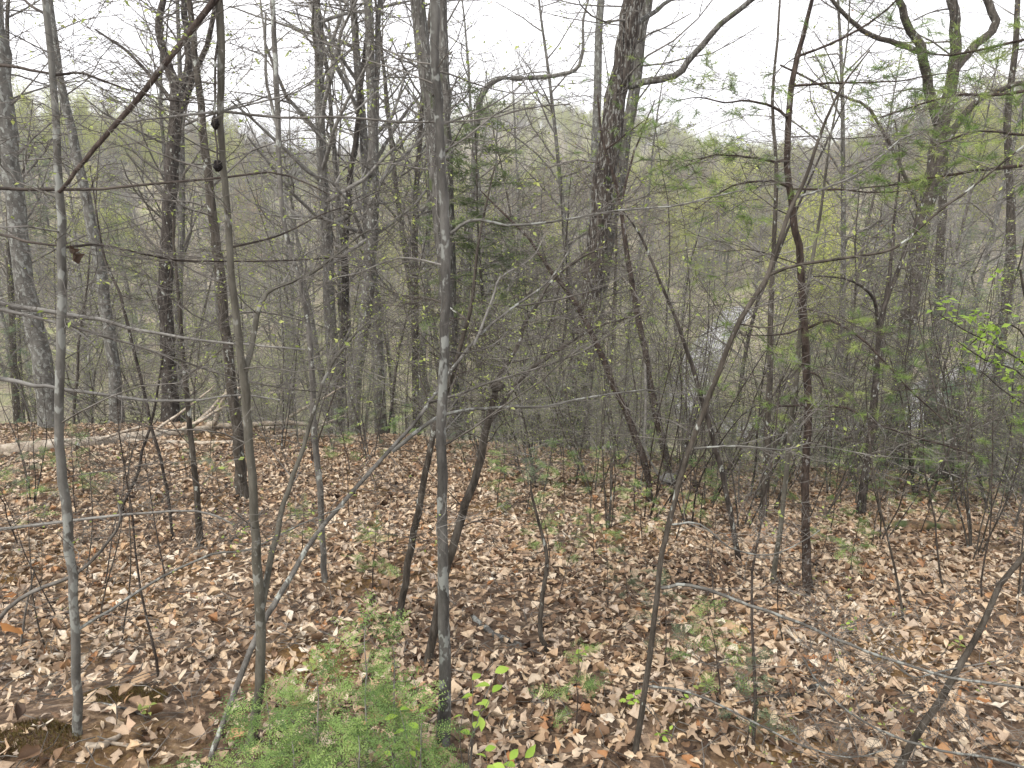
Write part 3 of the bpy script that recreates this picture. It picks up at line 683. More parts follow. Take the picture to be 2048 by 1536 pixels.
hero('pine_sapling', 'straight red-brown pine sapling with drooping dark branches at right', 'sapling', 'red',
     [(1617, 1190, 22), (1611, 1050, 19), (1612, 930, 18), (1616, 820, 18), (1612, 700, 18), (1605, 600, 17), (1600, 520, 17), (1586, 430, 16), (1575, 330, 15), (1580, 200, 14), (1596, 110, 12), (1625, 0, 9)], seed=11, k=9,
     forks=[(tw([(1576, 322), (1540, 322), (1500, 315), (1430, 310), (1390, 325), (1350, 340)], 8, 2), -.5), (tw([(1578, 237), (1550, 215), (1500, 202), (1450, 205), (1400, 195), (1360, 200)], 8, 2), -.4),
            (tw([(1597, 112), (1690, 75), (1760, 30), (1800, -5)], 7, 4), -.3), (tw([(1585, 172), (1640, 168), (1700, 166), (1800, 162), (1860, 150), (1940, 140)], 7, 2), -.5),
            (tw([(1582, 375), (1540, 362), (1480, 368), (1440, 385), (1390, 420)], 8, 2), -.5), (tw([(1608, 658), (1660, 642), (1720, 675), (1770, 725), (1830, 790), (1900, 850)], 8, 3), -.6),
            (tw([(1612, 742), (1640, 755), (1655, 800), (1660, 850)], 6, 2), -.3), (tw([(1612, 812), (1690, 815), (1760, 850), (1850, 880), (1960, 910)], 8, 3), -.5),
            (tw([(1608, 810), (1560, 812), (1520, 806)], 7, 2), -.2), (tw([(1580, 378), (1680, 380), (1760, 385), (1830, 380)], 7, 2), -.4), (tw([(1606, 655), (1560, 670), (1480, 670)], 6, 2), -.4)],
     twigs=(10, .9, 2, .006), twm='twigd', f0=.35, needles=('pine', TUFT, (.04, .08), .13), rise=(-.2, .35), ext=2)
hero('leaning_sapling', 'dark stem leaning left, the lower of two crossing right of centre', 'sapling', 'red',
     [(1302, 1010, 17), (1290, 930, 19), (1262, 850, 19), (1215, 740, 18), (1180, 660, 16), (1140, 590, 14), (1100, 540, 12), (1060, 480, 8), (1000, 420, 6), (960, 380, 3)], seed=12, ext=0, twigs=(16, 1.0, 2, .006), twm='twigd', f0=.35, leaf=SPL)
rootV, baseV, PV, RV = hero('leaning_sapling', 'dark reddish stem leaning left in front of the big oak', 'sapling', 'red',
     [(1338, 960, 22), (1322, 870, 21), (1302, 780, 20), (1290, 700, 18), (1270, 600, 16), (1250, 480, 13), (1235, 380, 10), (1205, 280, 8), (1195, 190, 5)], seed=13, ext=0, twigs=(16, 1.0, 2, .006), twm='twigd', f0=.25,
     forks=[(tw([(1240, 420), (1260, 330), (1290, 250), (1310, 200)], 8, 3), .4), (tw([(1212, 300), (1250, 270), (1290, 240)], 5, 2), -.4), (tw([(1290, 720), (1293, 800), (1289, 890), (1312, 940), (1338, 985), (1352, 1012)], 7, 6), -.5, 'twigp')], needles=('pine', TUFT, (.05, .09), .10))
hero('leaning_sapling', 'thin dark stem arching left from beside the pine sapling', 'sapling', 'dark',
     [(1477, 1120, 14), (1460, 1020, 14), (1440, 930, 14), (1415, 840, 13), (1390, 750, 12), (1370, 690, 11), (1345, 620, 9), (1310, 540, 8), (1280, 470, 6), (1230, 400, 3)], seed=14, ext=0, twigs=(16, .9, 2, .006), twm='twigd', f0=.3, leaf=SPL)
hero('young_tree', 'slim brown upright trunk just left of the pine sapling', 'tree', 'brown',
     [(1525, 1040, 20), (1532, 930, 18), (1538, 800, 18), (1541, 700, 16), (1543, 600, 15), (1548, 480, 13), (1553, 350, 11), (1545, 200, 9), (1555, 80, 7), (1560, 0, 6)], seed=15, twigs=(22, 1.3, 2, .008), twm='twig', f0=.15, leaf=SPL)
hero('young_tree', 'slender olive stem with its foot left of the red-brown pine', 'tree', 'olive',
     [(1545, 1165, 15), (1560, 1060, 14), (1575, 920, 14), (1590, 770, 13), (1602, 650, 12), (1625, 520, 10), (1645, 400, 8), (1660, 280, 6), (1690, 120, 5), (1700, 0, 4)], seed=16, twigs=(18, 1.0, 2, .006), f0=.25, leaf=SPL)
hero('young_tree', 'dark double-stemmed tree, forking high, right of the pine sapling', 'tree', 'dark',
     [(1720, 1030, 24), (1730, 950, 22), (1745, 860, 21), (1752, 760, 20), (1756, 690, 19), (1770, 610, 14), (1800, 530, 12), (1830, 450, 10), (1862, 360, 8), (1905, 270, 6)], seed=17, ext=0,
     forks=[(tw([(1757, 660), (1748, 600), (1705, 562), (1640, 552), (1600, 560)], 10, 3), -.3), (tw([(1757, 660), (1775, 580), (1785, 500), (1790, 430), (1800, 330), (1790, 240)], 11, 3), .3)],
     twigs=(16, 1.1, 2, .007), twm='twigd', f0=.3, leaf=SPL)
hero('young_tree', 'grey-brown tree with leaf-strewn foot behind the forked sapling, left', 'tree', 'brown',
     [(485, 1000, 28), (478, 900, 25), (465, 800, 25), (455, 690, 24), (440, 560, 24), (430, 470, 22), (415, 350, 20), (402, 210, 17), (390, 100, 15), (378, 0, 13)], seed=18, k=10, twigs=(24, 1.5, 3, .012), f0=.3, leaf=('spring', 2, (.02, .04), .03, .10), ext=5, tdens=.75)
hero('young_tree', 'slim grey tree, pale and kinked higher up, rooted left of centre', 'tree', 'grey',
     [(650, 1163, 15), (645, 1080, 15), (640, 980, 16), (627, 850, 16), (625, 760, 15), (615, 640, 14), (600, 560, 12), (580, 500, 11), (562, 400, 12), (556, 250, 14), (550, 120, 14), (545, 0, 12)], seed=19, twigs=(22, 1.2, 3, .009), f0=.35, leaf=('spring', 2, (.012, .03), .02, .2), ext=3, tdens=.75,
     forks=[(tw([(556, 260), (535, 170), (530, 80), (520, 0)], 9, 5), .2)])
hero('thin_sapling', 'thin brown stem passing in front of the fallen log', 'sapling', 'brown',
     [(400, 1090, 20), (395, 1010, 18), (385, 900, 16), (370, 760, 14), (362, 650, 11), (350, 520, 8), (345, 420, 5)], seed=20, ext=0, twigs=(16, .9, 2, .006), twm='twigd', f0=.3)
hero('twin_stem_sapling', 'dark twin thin stems crossing in an X in front of the log', 'sapling', 'dark',
     [(345, 1080, 8), (338, 1000, 9), (330, 960, 9), (318, 905, 9), (303, 855, 9), (290, 790, 9), (265, 690, 9), (240, 590, 8), (210, 520, 7), (195, 440, 5), (180, 330, 3)], seed=21, ext=0, twigs=(12, .7, 2, .005), twm='twigd', f0=.3,
     forks=[(tw([(240, 1040), (248, 1005), (270, 960), (285, 900), (300, 855), (312, 800), (322, 740), (331, 680), (335, 600), (345, 520)], 9, 3), .0)])

# --- larger trees at the edge of the ledge and just below it
rootK, *_ = hero('oak_tree', 'massive dark furrowed oak leaning right, grey lichen on its bark', 'tree', 'oak',
     [(1118, 888, 66), (1145, 800, 58), (1165, 700, 54), (1180, 600, 52), (1190, 520, 52), (1200, 420, 52), (1214, 320, 54), (1235, 200, 52), (1252, 100, 52), (1268, 0, 52)], seed=30, k=18, rough=.16,
     forks=[(tw([(1250, 172), (1310, 160), (1350, 150), (1390, 110), (1440, 50), (1505, 0)], 20, 13), -.8, 'oakg'), (tw([(1255, 60), (1300, 30), (1340, 0)], 14, 9), .8, 'oakg')],
     twigs=(12, 2.2, 3, .02), f0=.45, ext=6, brlvl=(8, 1.0, 2), tdens=.85, leaf=('springo', 2, (.03, .05), .05, .1))
hero('oak_tree', 'grey trunk standing close behind the massive dark oak', 'tree', 'oakg',
     [(1150, 890, 42), (1180, 720, 38), (1202, 570, 36), (1230, 400, 35), (1262, 220, 33), (1282, 80, 30), (1295, 0, 28)], Y=14.5, seed=31, k=14, rough=.1, twigs=(10, 2.0, 3, .018), f0=.5, ext=5, tdens=.6)
hero('tulip_tree', 'thick pale grey trunk behind the centre sapling, top left of it', 'tree', 'oakg',
     [(905, 885, 38), (898, 750, 34), (892, 600, 32), (884, 480, 32), (874, 380, 32), (864, 250, 34), (850, 130, 34), (836, 0, 34)], Y=12.8, seed=32, k=14, rough=.1, twigs=(10, 2.2, 3, .018), f0=.45, ext=6, tdens=.6)
hero('tulip_tree', 'second grey trunk behind the centre sapling, just right of it', 'tree', 'oakg',
     [(908, 885, 30), (905, 700, 27), (900, 500, 26), (895, 300, 25), (889, 150, 24), (884, 0, 23)], Y=14.2, seed=33, k=12, rough=.1, twigs=(10, 2.0, 3, .015), f0=.5, ext=6, tdens=.6)
hero('maple_tree', 'tall grey tree forking into twin poles, left of the centre', 'tree', 'grey',
     [(705, 870, 28), (714, 750, 26), (730, 640, 26), (740, 520, 25), (745, 400, 24), (745, 280, 21), (740, 150, 19), (736, 0, 18)], Y=15.5, seed=34, k=12, rough=.1,
     forks=[(tw([(746, 300), (753, 200), (755, 100), (758, 0)], 14, 11), .2), (tw([(742, 335), (770, 290), (800, 240), (850, 180)], 9, 4), .8)], twigs=(22, 2.2, 3, .018), f0=.3, ext=7, tdens=.85, leaf=('spring', 2, (.03, .05), .05, .1))
hero('slender_tree', 'thin dark wavy trunk to the left of the twin-poled tree', 'tree', 'dark',
     [(676, 850, 18), (682, 740, 17), (690, 620, 17), (690, 500, 15), (700, 360, 13), (715, 260, 12), (722, 170, 10), (735, 60, 8), (740, 0, 6)], Y=16.5, seed=35, twigs=(20, 2.0, 3, .014), twm='twigd', f0=.3, ext=3, tdens=.65)
hero('oak_tree', 'dark trunk splitting into several limbs behind the fallen log, left', 'tree', 'dark',
     [(342, 838, 34), (336, 720, 29), (331, 600, 28), (338, 450, 28), (346, 330, 28), (354, 205, 25), (330, 110, 17), (316, 60, 15), (326, 0, 13)], seed=36, k=12, rough=.12,
     forks=[(tw([(354, 220), (376, 140), (374, 60), (368, 0)], 18, 12), .3), (tw([(356, 235), (392, 140), (420, 70), (432, 0)], 14, 9), -.4), (tw([(352, 215), (300, 150), (250, 100), (190, 60)], 9, 4), .6)], twigs=(16, 2.0, 3, .016), twm='twig', f0=.4, ext=5, tdens=.85, leaf=('spring', 2, (.03, .05), .05, .1))
hero('beech_tree', 'broad pale trunk leaning left at the left edge behind the log', 'tree', 'pale',
     [(106, 856, 44), (88, 750, 40), (62, 620, 39), (36, 470, 39), (20, 320, 40), (5, 160, 38), (-15, 0, 36)], seed=37, k=14, twigs=(12, 2.0, 3, .016), f0=.4, ext=4, tdens=.65)
hero('beech_tree', 'straight pale grey trunk behind the log near the left edge', 'tree', 'pale',
     [(236, 852, 28), (230, 760, 24), (216, 650, 23), (200, 540, 23), (182, 440, 21), (152, 300, 19), (125, 180, 16), (110, 80, 14), (100, 0, 12)], seed=38, k=12, twigs=(18, 1.9, 3, .014), f0=.35, ext=4, tdens=.65, leaf=('spring', 2, (.03, .05), .05, .15))
hero('oak_tree', 'large dark oak at right forking into spreading crooked limbs', 'tree', 'brown',
     [(1790, 860, 44), (1798, 780, 42), (1812, 660, 40), (1828, 550, 40), (1842, 460, 39), (1860, 370, 38), (1880, 270, 36), (1896, 200, 31), (1908, 120, 27), (1911, 60, 25), (1906, 0, 23)], Y=13.5, seed=39, k=14, rough=.12,
     forks=[(tw([(1878, 250), (1855, 150), (1838, 95), (1815, 50), (1800, 0)], 26, 17), -.5), (tw([(1842, 105), (1800, 90), (1740, 70), (1700, 40), (1665, 0)], 15, 9), -.4), (tw([(1903, 150), (1935, 108), (1985, 62), (1988, 30), (1975, 0)], 23, 18), .4),
            (tw([(1870, 330), (1920, 240), (1975, 190), (2047, 165)], 20, 13), -.6), (tw([(1846, 440), (1800, 330), (1740, 220), (1680, 190), (1560, 130)], 10, 5), -.8)],
     twigs=(14, 2.0, 3, .016), f0=.35, ext=4, tdens=.85, brlvl=(8, .9, 2), leaf=('springo', 2, (.03, .05), .05, .2))
hero('slender_tree', 'dark straight trunk just right of the spreading oak', 'tree', 'brown',
     [(1862, 800, 20), (1872, 690, 18), (1878, 560, 17), (1885, 430, 16), (1890, 300, 13)], Y=19, seed=40, twigs=(16, 1.8, 3, .012), f0=.2, ext=0, tdens=.65, leaf=('spring', 2, (.03, .05), .05, .3))
hero('slender_tree', 'brown trunk close to the right edge at mid height', 'tree', 'brown',
     [(1990, 830, 22), (2000, 700, 20), (2018, 560, 20), (2022, 400, 17), (2015, 250, 14), (2030, 100, 12), (2035, 0, 10)], Y=16, seed=41, twigs=(22, 1.8, 3, .012), f0=.2, ext=3, tdens=.65, leaf=('spring', 2, (.03, .055), .06, .4))
hero('slender_tree', 'pale mottled pole against the sky left of the massive oak', 'tree', 'pale',
     [(1180, 600, 18), (1186, 400, 17), (1192, 250, 17), (1196, 120, 16), (1202, 0, 15)], Y=19, seed=42, twigs=(12, 1.8, 3, .012), f0=.4, ext=5, tdens=.6)
hero('slender_tree', 'bare tree with one long crooked limb above the cedar', 'tree', 'grey',
     [(930, 640, 14), (940, 450, 14), (950, 300, 13), (958, 205, 13), (985, 165, 12), (1010, 155, 11), (1060, 156, 10), (1110, 150, 9), (1150, 140, 8), (1166, 100, 7), (1166, 40, 5), (1180, -10, 4)], Y=21, seed=43, twigs=(16, 1.8, 3, .012), f0=.3, ext=0, tdens=.6)

LM = [(155, 1450, 'the pale left-edge sapling'), (515, 1420, 'the forked cherry sapling'), (886, 1480, 'the straight centre sapling'), (855, 1330, 'the stubbed sapling'), (1097, 1305, 'the thin crooked stem'), (1270, 1500, 'the long slanting stem'),
      (1617, 1190, 'the red-brown pine sapling'), (1720, 1030, 'the dark double-stemmed tree'), (485, 1000, 'the leaf-strewn grey-brown tree'), (650, 1163, 'the slim kinked grey tree'), (230, 890, 'the fallen log'), (1118, 888, 'the massive oak'),
      (1790, 890, 'the spreading oak'), (1860, 1430, 'the bottom right leaning stem'), (800, 1240, 'the dark leaning stem'), (1477, 1120, 'the thin arching stem'), (1338, 960, 'the reddish leaning stem')]
ORD = ['nearest', 'second nearest', 'third nearest', 'fourth nearest', 'fifth nearest', 'sixth nearest', 'seventh nearest', 'eighth nearest', 'ninth nearest', 'tenth nearest'] + ['%dth nearest' % i for i in range(11, 41)]
def auto_labels(items, what):
    """items: (object, px, py); each label names the nearest landmark, the side and the rank"""
    d = {}
    for o, x, y in items:
        k = min(range(len(LM)), key=lambda i: (LM[i][0] - x) ** 2 + 2 * (LM[i][1] - y) ** 2); sd = 'left' if x < LM[k][0] else 'right'
        d.setdefault((k, sd), []).append(((LM[k][0] - x) ** 2 + 2 * (LM[k][1] - y) ** 2, o))
    for (k, sd), L in d.items():
        L.sort(key=lambda a: a[0])
        for i, (_, o) in enumerate(L): o['label'] = '%s %s %s, on its %s' % (what, ORD[min(i, len(ORD) - 1)], LM[k][2], sd)
def proj(p):
    w = p[1] * CP - p[2] * SP; return 1024 + FPX * p[0] / w, 768 - FPX * (p[1] * SP + p[2] * CP) / w

# swollen stub and black galls
def blob(c, r, g, sx=1, sy=1, sz=1, rough=.25, nu=12, nv=8):
    u = np.arange(nu) * 2 * math.pi / nu; w = np.linspace(.02, math.pi - .02, nv)
    rr = r * (1 + rough * (g.random((nv, nu)) - .5))
    v = np.stack([sx * rr * np.sin(w)[:, None] * np.cos(u), sy * rr * np.sin(w)[:, None] * np.sin(u), sz * rr * np.cos(w)[:, None]], -1).reshape(-1, 3) + c
    i = np.arange(nv - 1)[:, None] * nu; j = np.arange(nu)[None]; j2 = (j + 1) % nu
    return v, np.stack([i + j, i + nu + j, i + nu + j2, i + j2], -1).reshape(-1, 4)
gk = np.random.default_rng(5)
for (px, py, rp, sz) in ((430, 246, 7, 1.5), (436, 332, 8.5, 1.15)):
    p = at(px, py, 2.56); m = MB(); m.add(*blob(p, rp / FPX * 2.6, gk, 1, 1, sz, .55)); m.shift(baseB).build('gall', M['knot'], rootB)['label'] = 'lumpy black gall on a hanging twig'
Yg = PG[-1][1]; p = at(994, 772, Yg); m = MB(); m.add(*blob(p, 13 / FPX * depth(994, 772, Yg), gk, 1.15, 1, .8, .3)); m.shift(baseG).build('burl', M['brown'], rootG)

for (px, py, rp) in ((1336, 957, 13), (1355, 1008, 10)):
    Yv = PV[8][1] - .42; p = at(px, py, Yv); m = MB(); m.add(*blob(p, rp / FPX * depth(px, py, Yv), gk, 1.3, 1, .8, .5)); m.shift(baseV).build('knob', M['lichen'], rootV)['label'] = 'pale lichen-crusted knob on the hanging shoot'

# black curled dead leaf hanging on the left sapling's branch
def hung_leaf(px, py, Y, s, mat, label, ang=1.5, name='hanging_leaf', t=0, yaw=0.):
    p = at(px, py, Y); o = thing(name, label, 'leaf', p)
    m = MB(); tv, tt = LT[t]; v = tv.copy(); v[:, 0] += .5
    c, s_ = math.cos(ang), math.sin(ang); v = np.stack([v[:, 0] * c + v[:, 2] * s_, v[:, 1], -v[:, 0] * s_ + v[:, 2] * c], 1)
    c, s_ = math.cos(yaw), math.sin(yaw); v = np.stack([v[:, 0] * c - v[:, 1] * s_, v[:, 0] * s_ + v[:, 1] * c, v[:, 2]], 1)
    m.add(v * s, None, tt, .5); m.build('blade', mat, o, False)
    m = MB(); m.tube(np.array([(0, 0, .03), (0, 0, .012), (0, 0, 0)]), np.array([.0012, .001, .001]), 4); m.build('stalk', M['twigd'], o)
hung_leaf(134, 492, 2.5, .065, M['deadleaf'], 'shrivelled black dead leaf caught on a branch of the left sapling', 1.3, t=6)

# ------------------------------------------------------------------ fallen log and other dead wood
def onground(pix, lift=1.0, mult=3):
    P = []; Rr = []
    for (x, y, w) in pix:
        h = hit(x, y + w * .45 * lift); yy = y + w * .45 * lift
        while h[1] > rim(h[0]) + .6 and yy < y + 60: yy += 3; h = hit(x, yy)
        r = w / 2 / FPX * h[1] / ray(x, y)[1]
        P.append(h + np.array([0, 0, r * .75 * lift])); Rr.append(r)
    return densify(np.array(P), np.array(Rr), mult)
def deadwood(name, label, cat, mat, main, forks=(), k=10, rough=.1, seed=0, group=None, cap=True):
    g = np.random.default_rng(seed + 500); P, Rr = onground(main); base = np.array([P[0][0], P[0][1], gz(P[0][0], P[0][1])])
    root = thing(name, label, cat, base, group); m = MB(); m.tube(P + g.normal(0, .12, P.shape) * Rr[:, None], Rr, k, cap, rough, seed); m.shift(base).build('trunk' if k >= 10 else 'stem', M[mat], root)
    for pix, lift in forks:
        # a fork leaves the trunk at its first pixel; its end may rise off the ground
        Y0 = P[np.argmin([(1024 + FPX * q[0] / (q[1] * CP - q[2] * SP) - pix[0][0]) ** 2 for q in P])][1]
        Y1 = Y0 + lift; B, br = [], []
        for i, (x, y, w) in enumerate(pix):
            Y = Y0 + (Y1 - Y0) * i / (len(pix) - 1); q = at(x, y, Y); zz = gz(q[0], q[1]); r = w / 2 / FPX * depth(x, y, Y)
            if q[2] < zz: q = hit(x, y) + np.array([0, 0, r * .6])
            B.append(q); br.append(r)
        B, br = densify(np.array(B), np.array(br), 3); m = MB(); m.tube(B + g.normal(0, .2, B.shape) * br[:, None], br, 6, True); m.shift(base).build('branch', M[mat], root)
    return root
deadwood('fallen_log', 'long pale barkless log lying across the leaves at left', 'log', 'log',
         [(-140, 912, 36), (0, 900, 33), (130, 889, 30), (250, 876, 25), (330, 866, 22), (400, 858, 18), (455, 852, 12)],
         [([(235, 880, 13), (310, 884, 11), (390, 886, 9), (470, 884, 6)], -.2), ([(355, 866, 8), (410, 835, 7), (460, 806, 5), (505, 780, 4)], .2), ([(425, 852, 11), (438, 815, 9), (455, 780, 7), (462, 745, 4)], .1), ([(380, 858, 9), (420, 820, 8), (448, 790, 6), (500, 765, 4)], .2), ([(300, 868, 7), (340, 840, 6), (395, 800, 4), (430, 770, 3)], .3),
          ([(415, 848, 12), (470, 850, 12), (530, 848, 11), (580, 846, 10), (620, 850, 7)], .4), ([(150, 890, 8), (220, 872, 6), (300, 848, 5)], .3), ([(165, 885, 9), (145, 905, 8), (135, 930, 6)], -.3), ([(0, 905, 8), (60, 922, 6), (150, 925, 4)], -.4)], seed=1, k=12)
deadwood('fallen_branch', 'bare crooked grey branch propped on the leaves right of the log end', 'branch', 'log',
         [(505, 822, 9), (535, 838, 10), (565, 852, 11), (610, 850, 10), (650, 842, 8)], [([(565, 848, 8), (590, 825, 6), (640, 800, 4), (690, 770, 3)], .5), ([(645, 842, 6), (660, 850, 4), (675, 862, 3)], -.1)], seed=2, k=7)
deadwood('fallen_branch', 'mossy grey fallen limb behind the log end', 'branch', 'log', [(545, 874, 9), (610, 868, 9), (680, 872, 8), (760, 880, 6)], [([(620, 868, 6), (650, 848, 4), (690, 830, 3)], .3)], seed=3, k=7)
deadwood('fallen_stick', 'short stick crusted with pale lichen right of the centre sapling', 'stick', 'greyb', [(945, 1232, 9), (965, 1250, 13), (990, 1268, 11), (1020, 1280, 10), (1045, 1290, 6)], seed=4, k=8)
deadwood('fallen_stick', 'long brown stick lying on leaves near the bottom right', 'stick', 'brown', [(1450, 1432, 8), (1510, 1415, 13), (1590, 1385, 13), (1660, 1365, 11), (1735, 1350, 7)], [([(1540, 1405, 7), (1480, 1400, 5), (1430, 1412, 4)], .1)], seed=5, k=8)
deadwood('fallen_stick', 'pale curved stick at the bottom left corner', 'stick', 'log', [(172, 1488, 10), (200, 1490, 14), (225, 1478, 13), (240, 1470, 8)], [([(215, 1485, 7), (260, 1490, 8), (300, 1488, 6)], 0)], seed=6, k=8)
deadwood('fallen_stick', 'straight dark stick leaning on leaves left of the forked sapling', 'stick', 'dark', [(460, 1085, 5), (490, 1055, 7), (520, 1020, 6)], seed=7, k=7)
deadwood('rotten_log', 'mossy rotten log half sunk in leaves at far right', 'log', 'rot', [(1740, 1052, 12), (1800, 1050, 20), (1880, 1052, 20), (1960, 1058, 16), (2060, 1062, 14)], seed=8, k=10, rough=.25)
deadwood('rotten_log', 'dark fallen log at the right edge of the ledge', 'log', 'dark', [(1840, 905, 16), (1900, 914, 22), (1960, 925, 24), (2020, 935, 24), (2120, 945, 24)], seed=9, k=10, rough=.2)
deadwood('rotten_log', 'orange rotten log end behind the pine sapling', 'log', 'rot', [(1500, 868, 10), (1550, 862, 14), (1610, 864, 15), (1660, 872, 12)], seed=10, k=10, rough=.3)
deadwood('fallen_branch', 'bent dead branch on leaves behind the stubbed sapling', 'branch', 'brown', [(985, 930, 6), (1000, 938, 8), (1020, 950, 8), (1060, 945, 5)], seed=11, k=7)
deadwood('fallen_branch', 'thin dead limb lying right of the massive oak', 'branch', 'log', [(1140, 905, 7), (1200, 893, 8), (1260, 890, 8), (1330, 905, 6)], seed=12, k=7)
AL = []
for i, (x, y, a, L) in enumerate([(120, 1380, .5, 90), (70, 1320, -.3, 110), (250, 1420, -.5, 120), (610, 1010, .3, 60), (760, 1010, -.2, 50), (1380, 1180, .9, 70), (1700, 1180, -.3, 60), (1050, 1470, .2, 90), (1880, 1440, -.4, 110), (300, 1230, .2, 70), (1450, 960, .1, 60)]):
    dx, dy = math.cos(a) * L / 2, -math.sin(a) * L / 2 * .6
    o = deadwood('fallen_twig', 'thin dead twig lying on the leaf litter', 'twig', 'brown' if i % 2 else 'grey', [(x - dx, y - dy, 3), (x - dx * .2, y - dy * .35, 5), (x + dx * .4, y + dy * .2, 4.5), (x + dx, y + dy, 2.5)], seed=20 + i, k=5, group='thin twigs fallen on the leaves'); AL.append((o, x, y))
auto_labels(AL, 'thin fallen dead twig')

# moss cushions on the floor
def moss_patch(px, py, rx, ry, n, label, seed):
    g = np.random.default_rng(seed); c = hitc(px, py, -.3); a = g.random(n) * 6.283; rr = np.sqrt(g.random(n)) * (1 + .35 * vnoise(np.cos(a) * 2 + seed, np.sin(a) * 2, 3))
    x = c[0] + rx * rr * np.cos(a); y = c[1] + ry * rr * np.sin(a); m = MB()
    hgt = .03 * np.clip(1 - rr, 0, 1) ** .5 * (1 + vnoise(x * 8, y * 8, 4))
    z = ground(x, y) + hgt; tv = np.array([(-.12, 0, -.5), (.12, 0, -.5), (0, .1, 1.), (0, -.12, -.5), (0, .12, -.5), (.1, 0, 1.)]); tt = np.array([(0, 1, 2), (3, 4, 5)])
    m.scatter(tv, tt, np.stack([x, y, z], 1), rotmats(n, g, .35), g.uniform(.010, .020, n), g.random(n))
    o = m.build('moss', M['moss']); tag(o, label, 'moss', kind='stuff')
moss_patch(1140, 972, .75, .35, 9000, 'flat green moss patch on the leaves right of centre', 3)
moss_patch(1640, 912, .7, .3, 5000, 'low moss bank behind the pine sapling', 4)
moss_patch(1205, 905, .6, .25, 4000, 'mossy hump at the foot of the massive oak', 5)
moss_patch(90, 862, 1.1, .35, 6000, 'ochre moss behind the fallen log', 6)
moss_patch(255, 1390, .20, .12, 1500, 'ochre moss on the bare bank at the bottom left', 7)
moss_patch(60, 1480, .2, .14, 1500, 'ochre moss in the bottom left corner', 8)

# ------------------------------------------------------------------ conifers
def place_conifer(name, label, cat, base, parts, mats, group=None):
    root = thing(name, label, cat, base, group)
    st, lb, nd = parts; st.build('trunk', M[mats[0]], root)
    if lb.n or lb.pend: lb.build('branches', M[mats[1]], root)['kind'] = 'stuff'
    nd.build('needles', M[mats[2]], root)['kind'] = 'stuff'
    return root
g = np.random.default_rng(21)
# cedar behind the centre
b = at(965, 820, 14.5); b[2] = gz(b[0], b[1]); H = at(955, 205, 14.5)[2] - b[2]
place_conifer('cedar_tree', 'wispy dark green cedar rising behind the centre sapling', 'tree', b, conifer(H, 80, 2.3, g, SPR_LO, (.26, .5), .05, .46, sub=12, dens=1.0), ('brown', 'twigd', 'cedar'))
# bright hemlock bush at the bottom
hb = [(640, 1590, 2.3, .54, .5, 22), (540, 1590, 2.3, .46, .44, 17), (735, 1560, 2.35, .76, .36, 20), (840, 1600, 2.2, .40, .44, 17), (790, 1570, 2.4, .62, .24, 12), (590, 1640, 2.1, .40, .42, 16), (720, 1640, 2.1, .40, .42, 16)]
for i, (px, py, Y, h, bl, nb) in enumerate(hb):
    b = at(px, py, Y); b[2] = gz(b[0], b[1])
    lab = ['dense light green hemlock sapling at the bottom edge', 'low hemlock sapling in front of the forked sapling', 'feathery hemlock sapling left of the centre sapling', 'low hemlock sapling at the foot of the centre sapling', 'slight hemlock shoot between the feathery one and the centre sapling', 'hemlock sapling cut by the bottom edge, left part of the clump', 'hemlock sapling cut by the bottom edge, middle of the clump'][i]
    place_conifer('hemlock_sapling', lab, 'hemlock', b, conifer(h, nb, bl, g, SPR_HI, (.08, .16), .006, .15, lean=(.03, .10), sub=6), ('twigp', 'twig', 'hem'))
# small hemlock seedlings on the litter, three shapes shared
protoS = []
for k in range(4):
    pr = conifer(.55, 13, .26, g, SPR_MD, (.07, .13), .005, .25, lean=(g.normal(0, .15), g.normal(0, .15)), sub=4)
    protoS.append((pr[0].mesh('stem', M['twigd']), pr[1].mesh('twigs', M['twigd']), pr[2].mesh('needles', M['hemd' if k % 2 else 'hem'])))
protoB = []
for k in range(3):
    pr = conifer(2.6, 46, 1.15, g, SPR_MD, (.14, .26), .022, .08, lean=(g.normal(0, .1), 0), sub=6)
    protoB.append((pr[0].mesh('trunk', M['brown']), pr[1].mesh('branches', M['twigd']), pr[2].mesh('needles', M['hemd'])))
def inst(name, label, cat, loc, meshes, names, scale, rz, group):
    root = thing(name, label, cat, loc, group); root.scale = (scale,) * 3; root.rotation_euler = (0, 0, rz)
    for me, nm in zip(meshes, names):
        o = bpy.data.objects.new(nm, me); C.objects.link(o); o.parent = root
        if nm in ('needles', 'leaves', 'twigs', 'branches', 'crown', 'stems'): o['kind'] = 'stuff'
    return root
seed_spots = [(1050, 1035), (1100, 1125), (1190, 1130), (1285, 1090), (995, 1020), (1255, 1215), (1150, 1470), (1490, 1500), (1640, 1120), (1700, 1150), (1760, 1030), (1840, 1070), (605, 1110), (745, 1185), (40, 1100), (150, 1030), (440, 985), (700, 945), (800, 925), (1440, 1400), (1330, 1330), (1130, 1000), (1230, 1010), (1400, 1060), (1560, 1010), (930, 930), (1010, 900), (1300, 950), (380, 960), (60, 1010), (1680, 1010), (1900, 1010), (1980, 980), (1820, 980), (1460, 930), (650, 900)]
AL = []
for i, (x, y) in enumerate(seed_spots):
    p = hitc(x, y); k = g.integers(0, 4)
    o = inst('hemlock_seedling', 'small hemlock seedling standing in the leaf litter', 'hemlock', p, protoS[k], ('stem', 'twigs', 'needles'), g.uniform(.75, 1.3) * (.85 if y > 1100 else 1.2), g.random() * 6.28, 'hemlock seedlings in the litter'); AL.append((o, x, y))
auto_labels(AL, 'small hemlock seedling')
AL = []
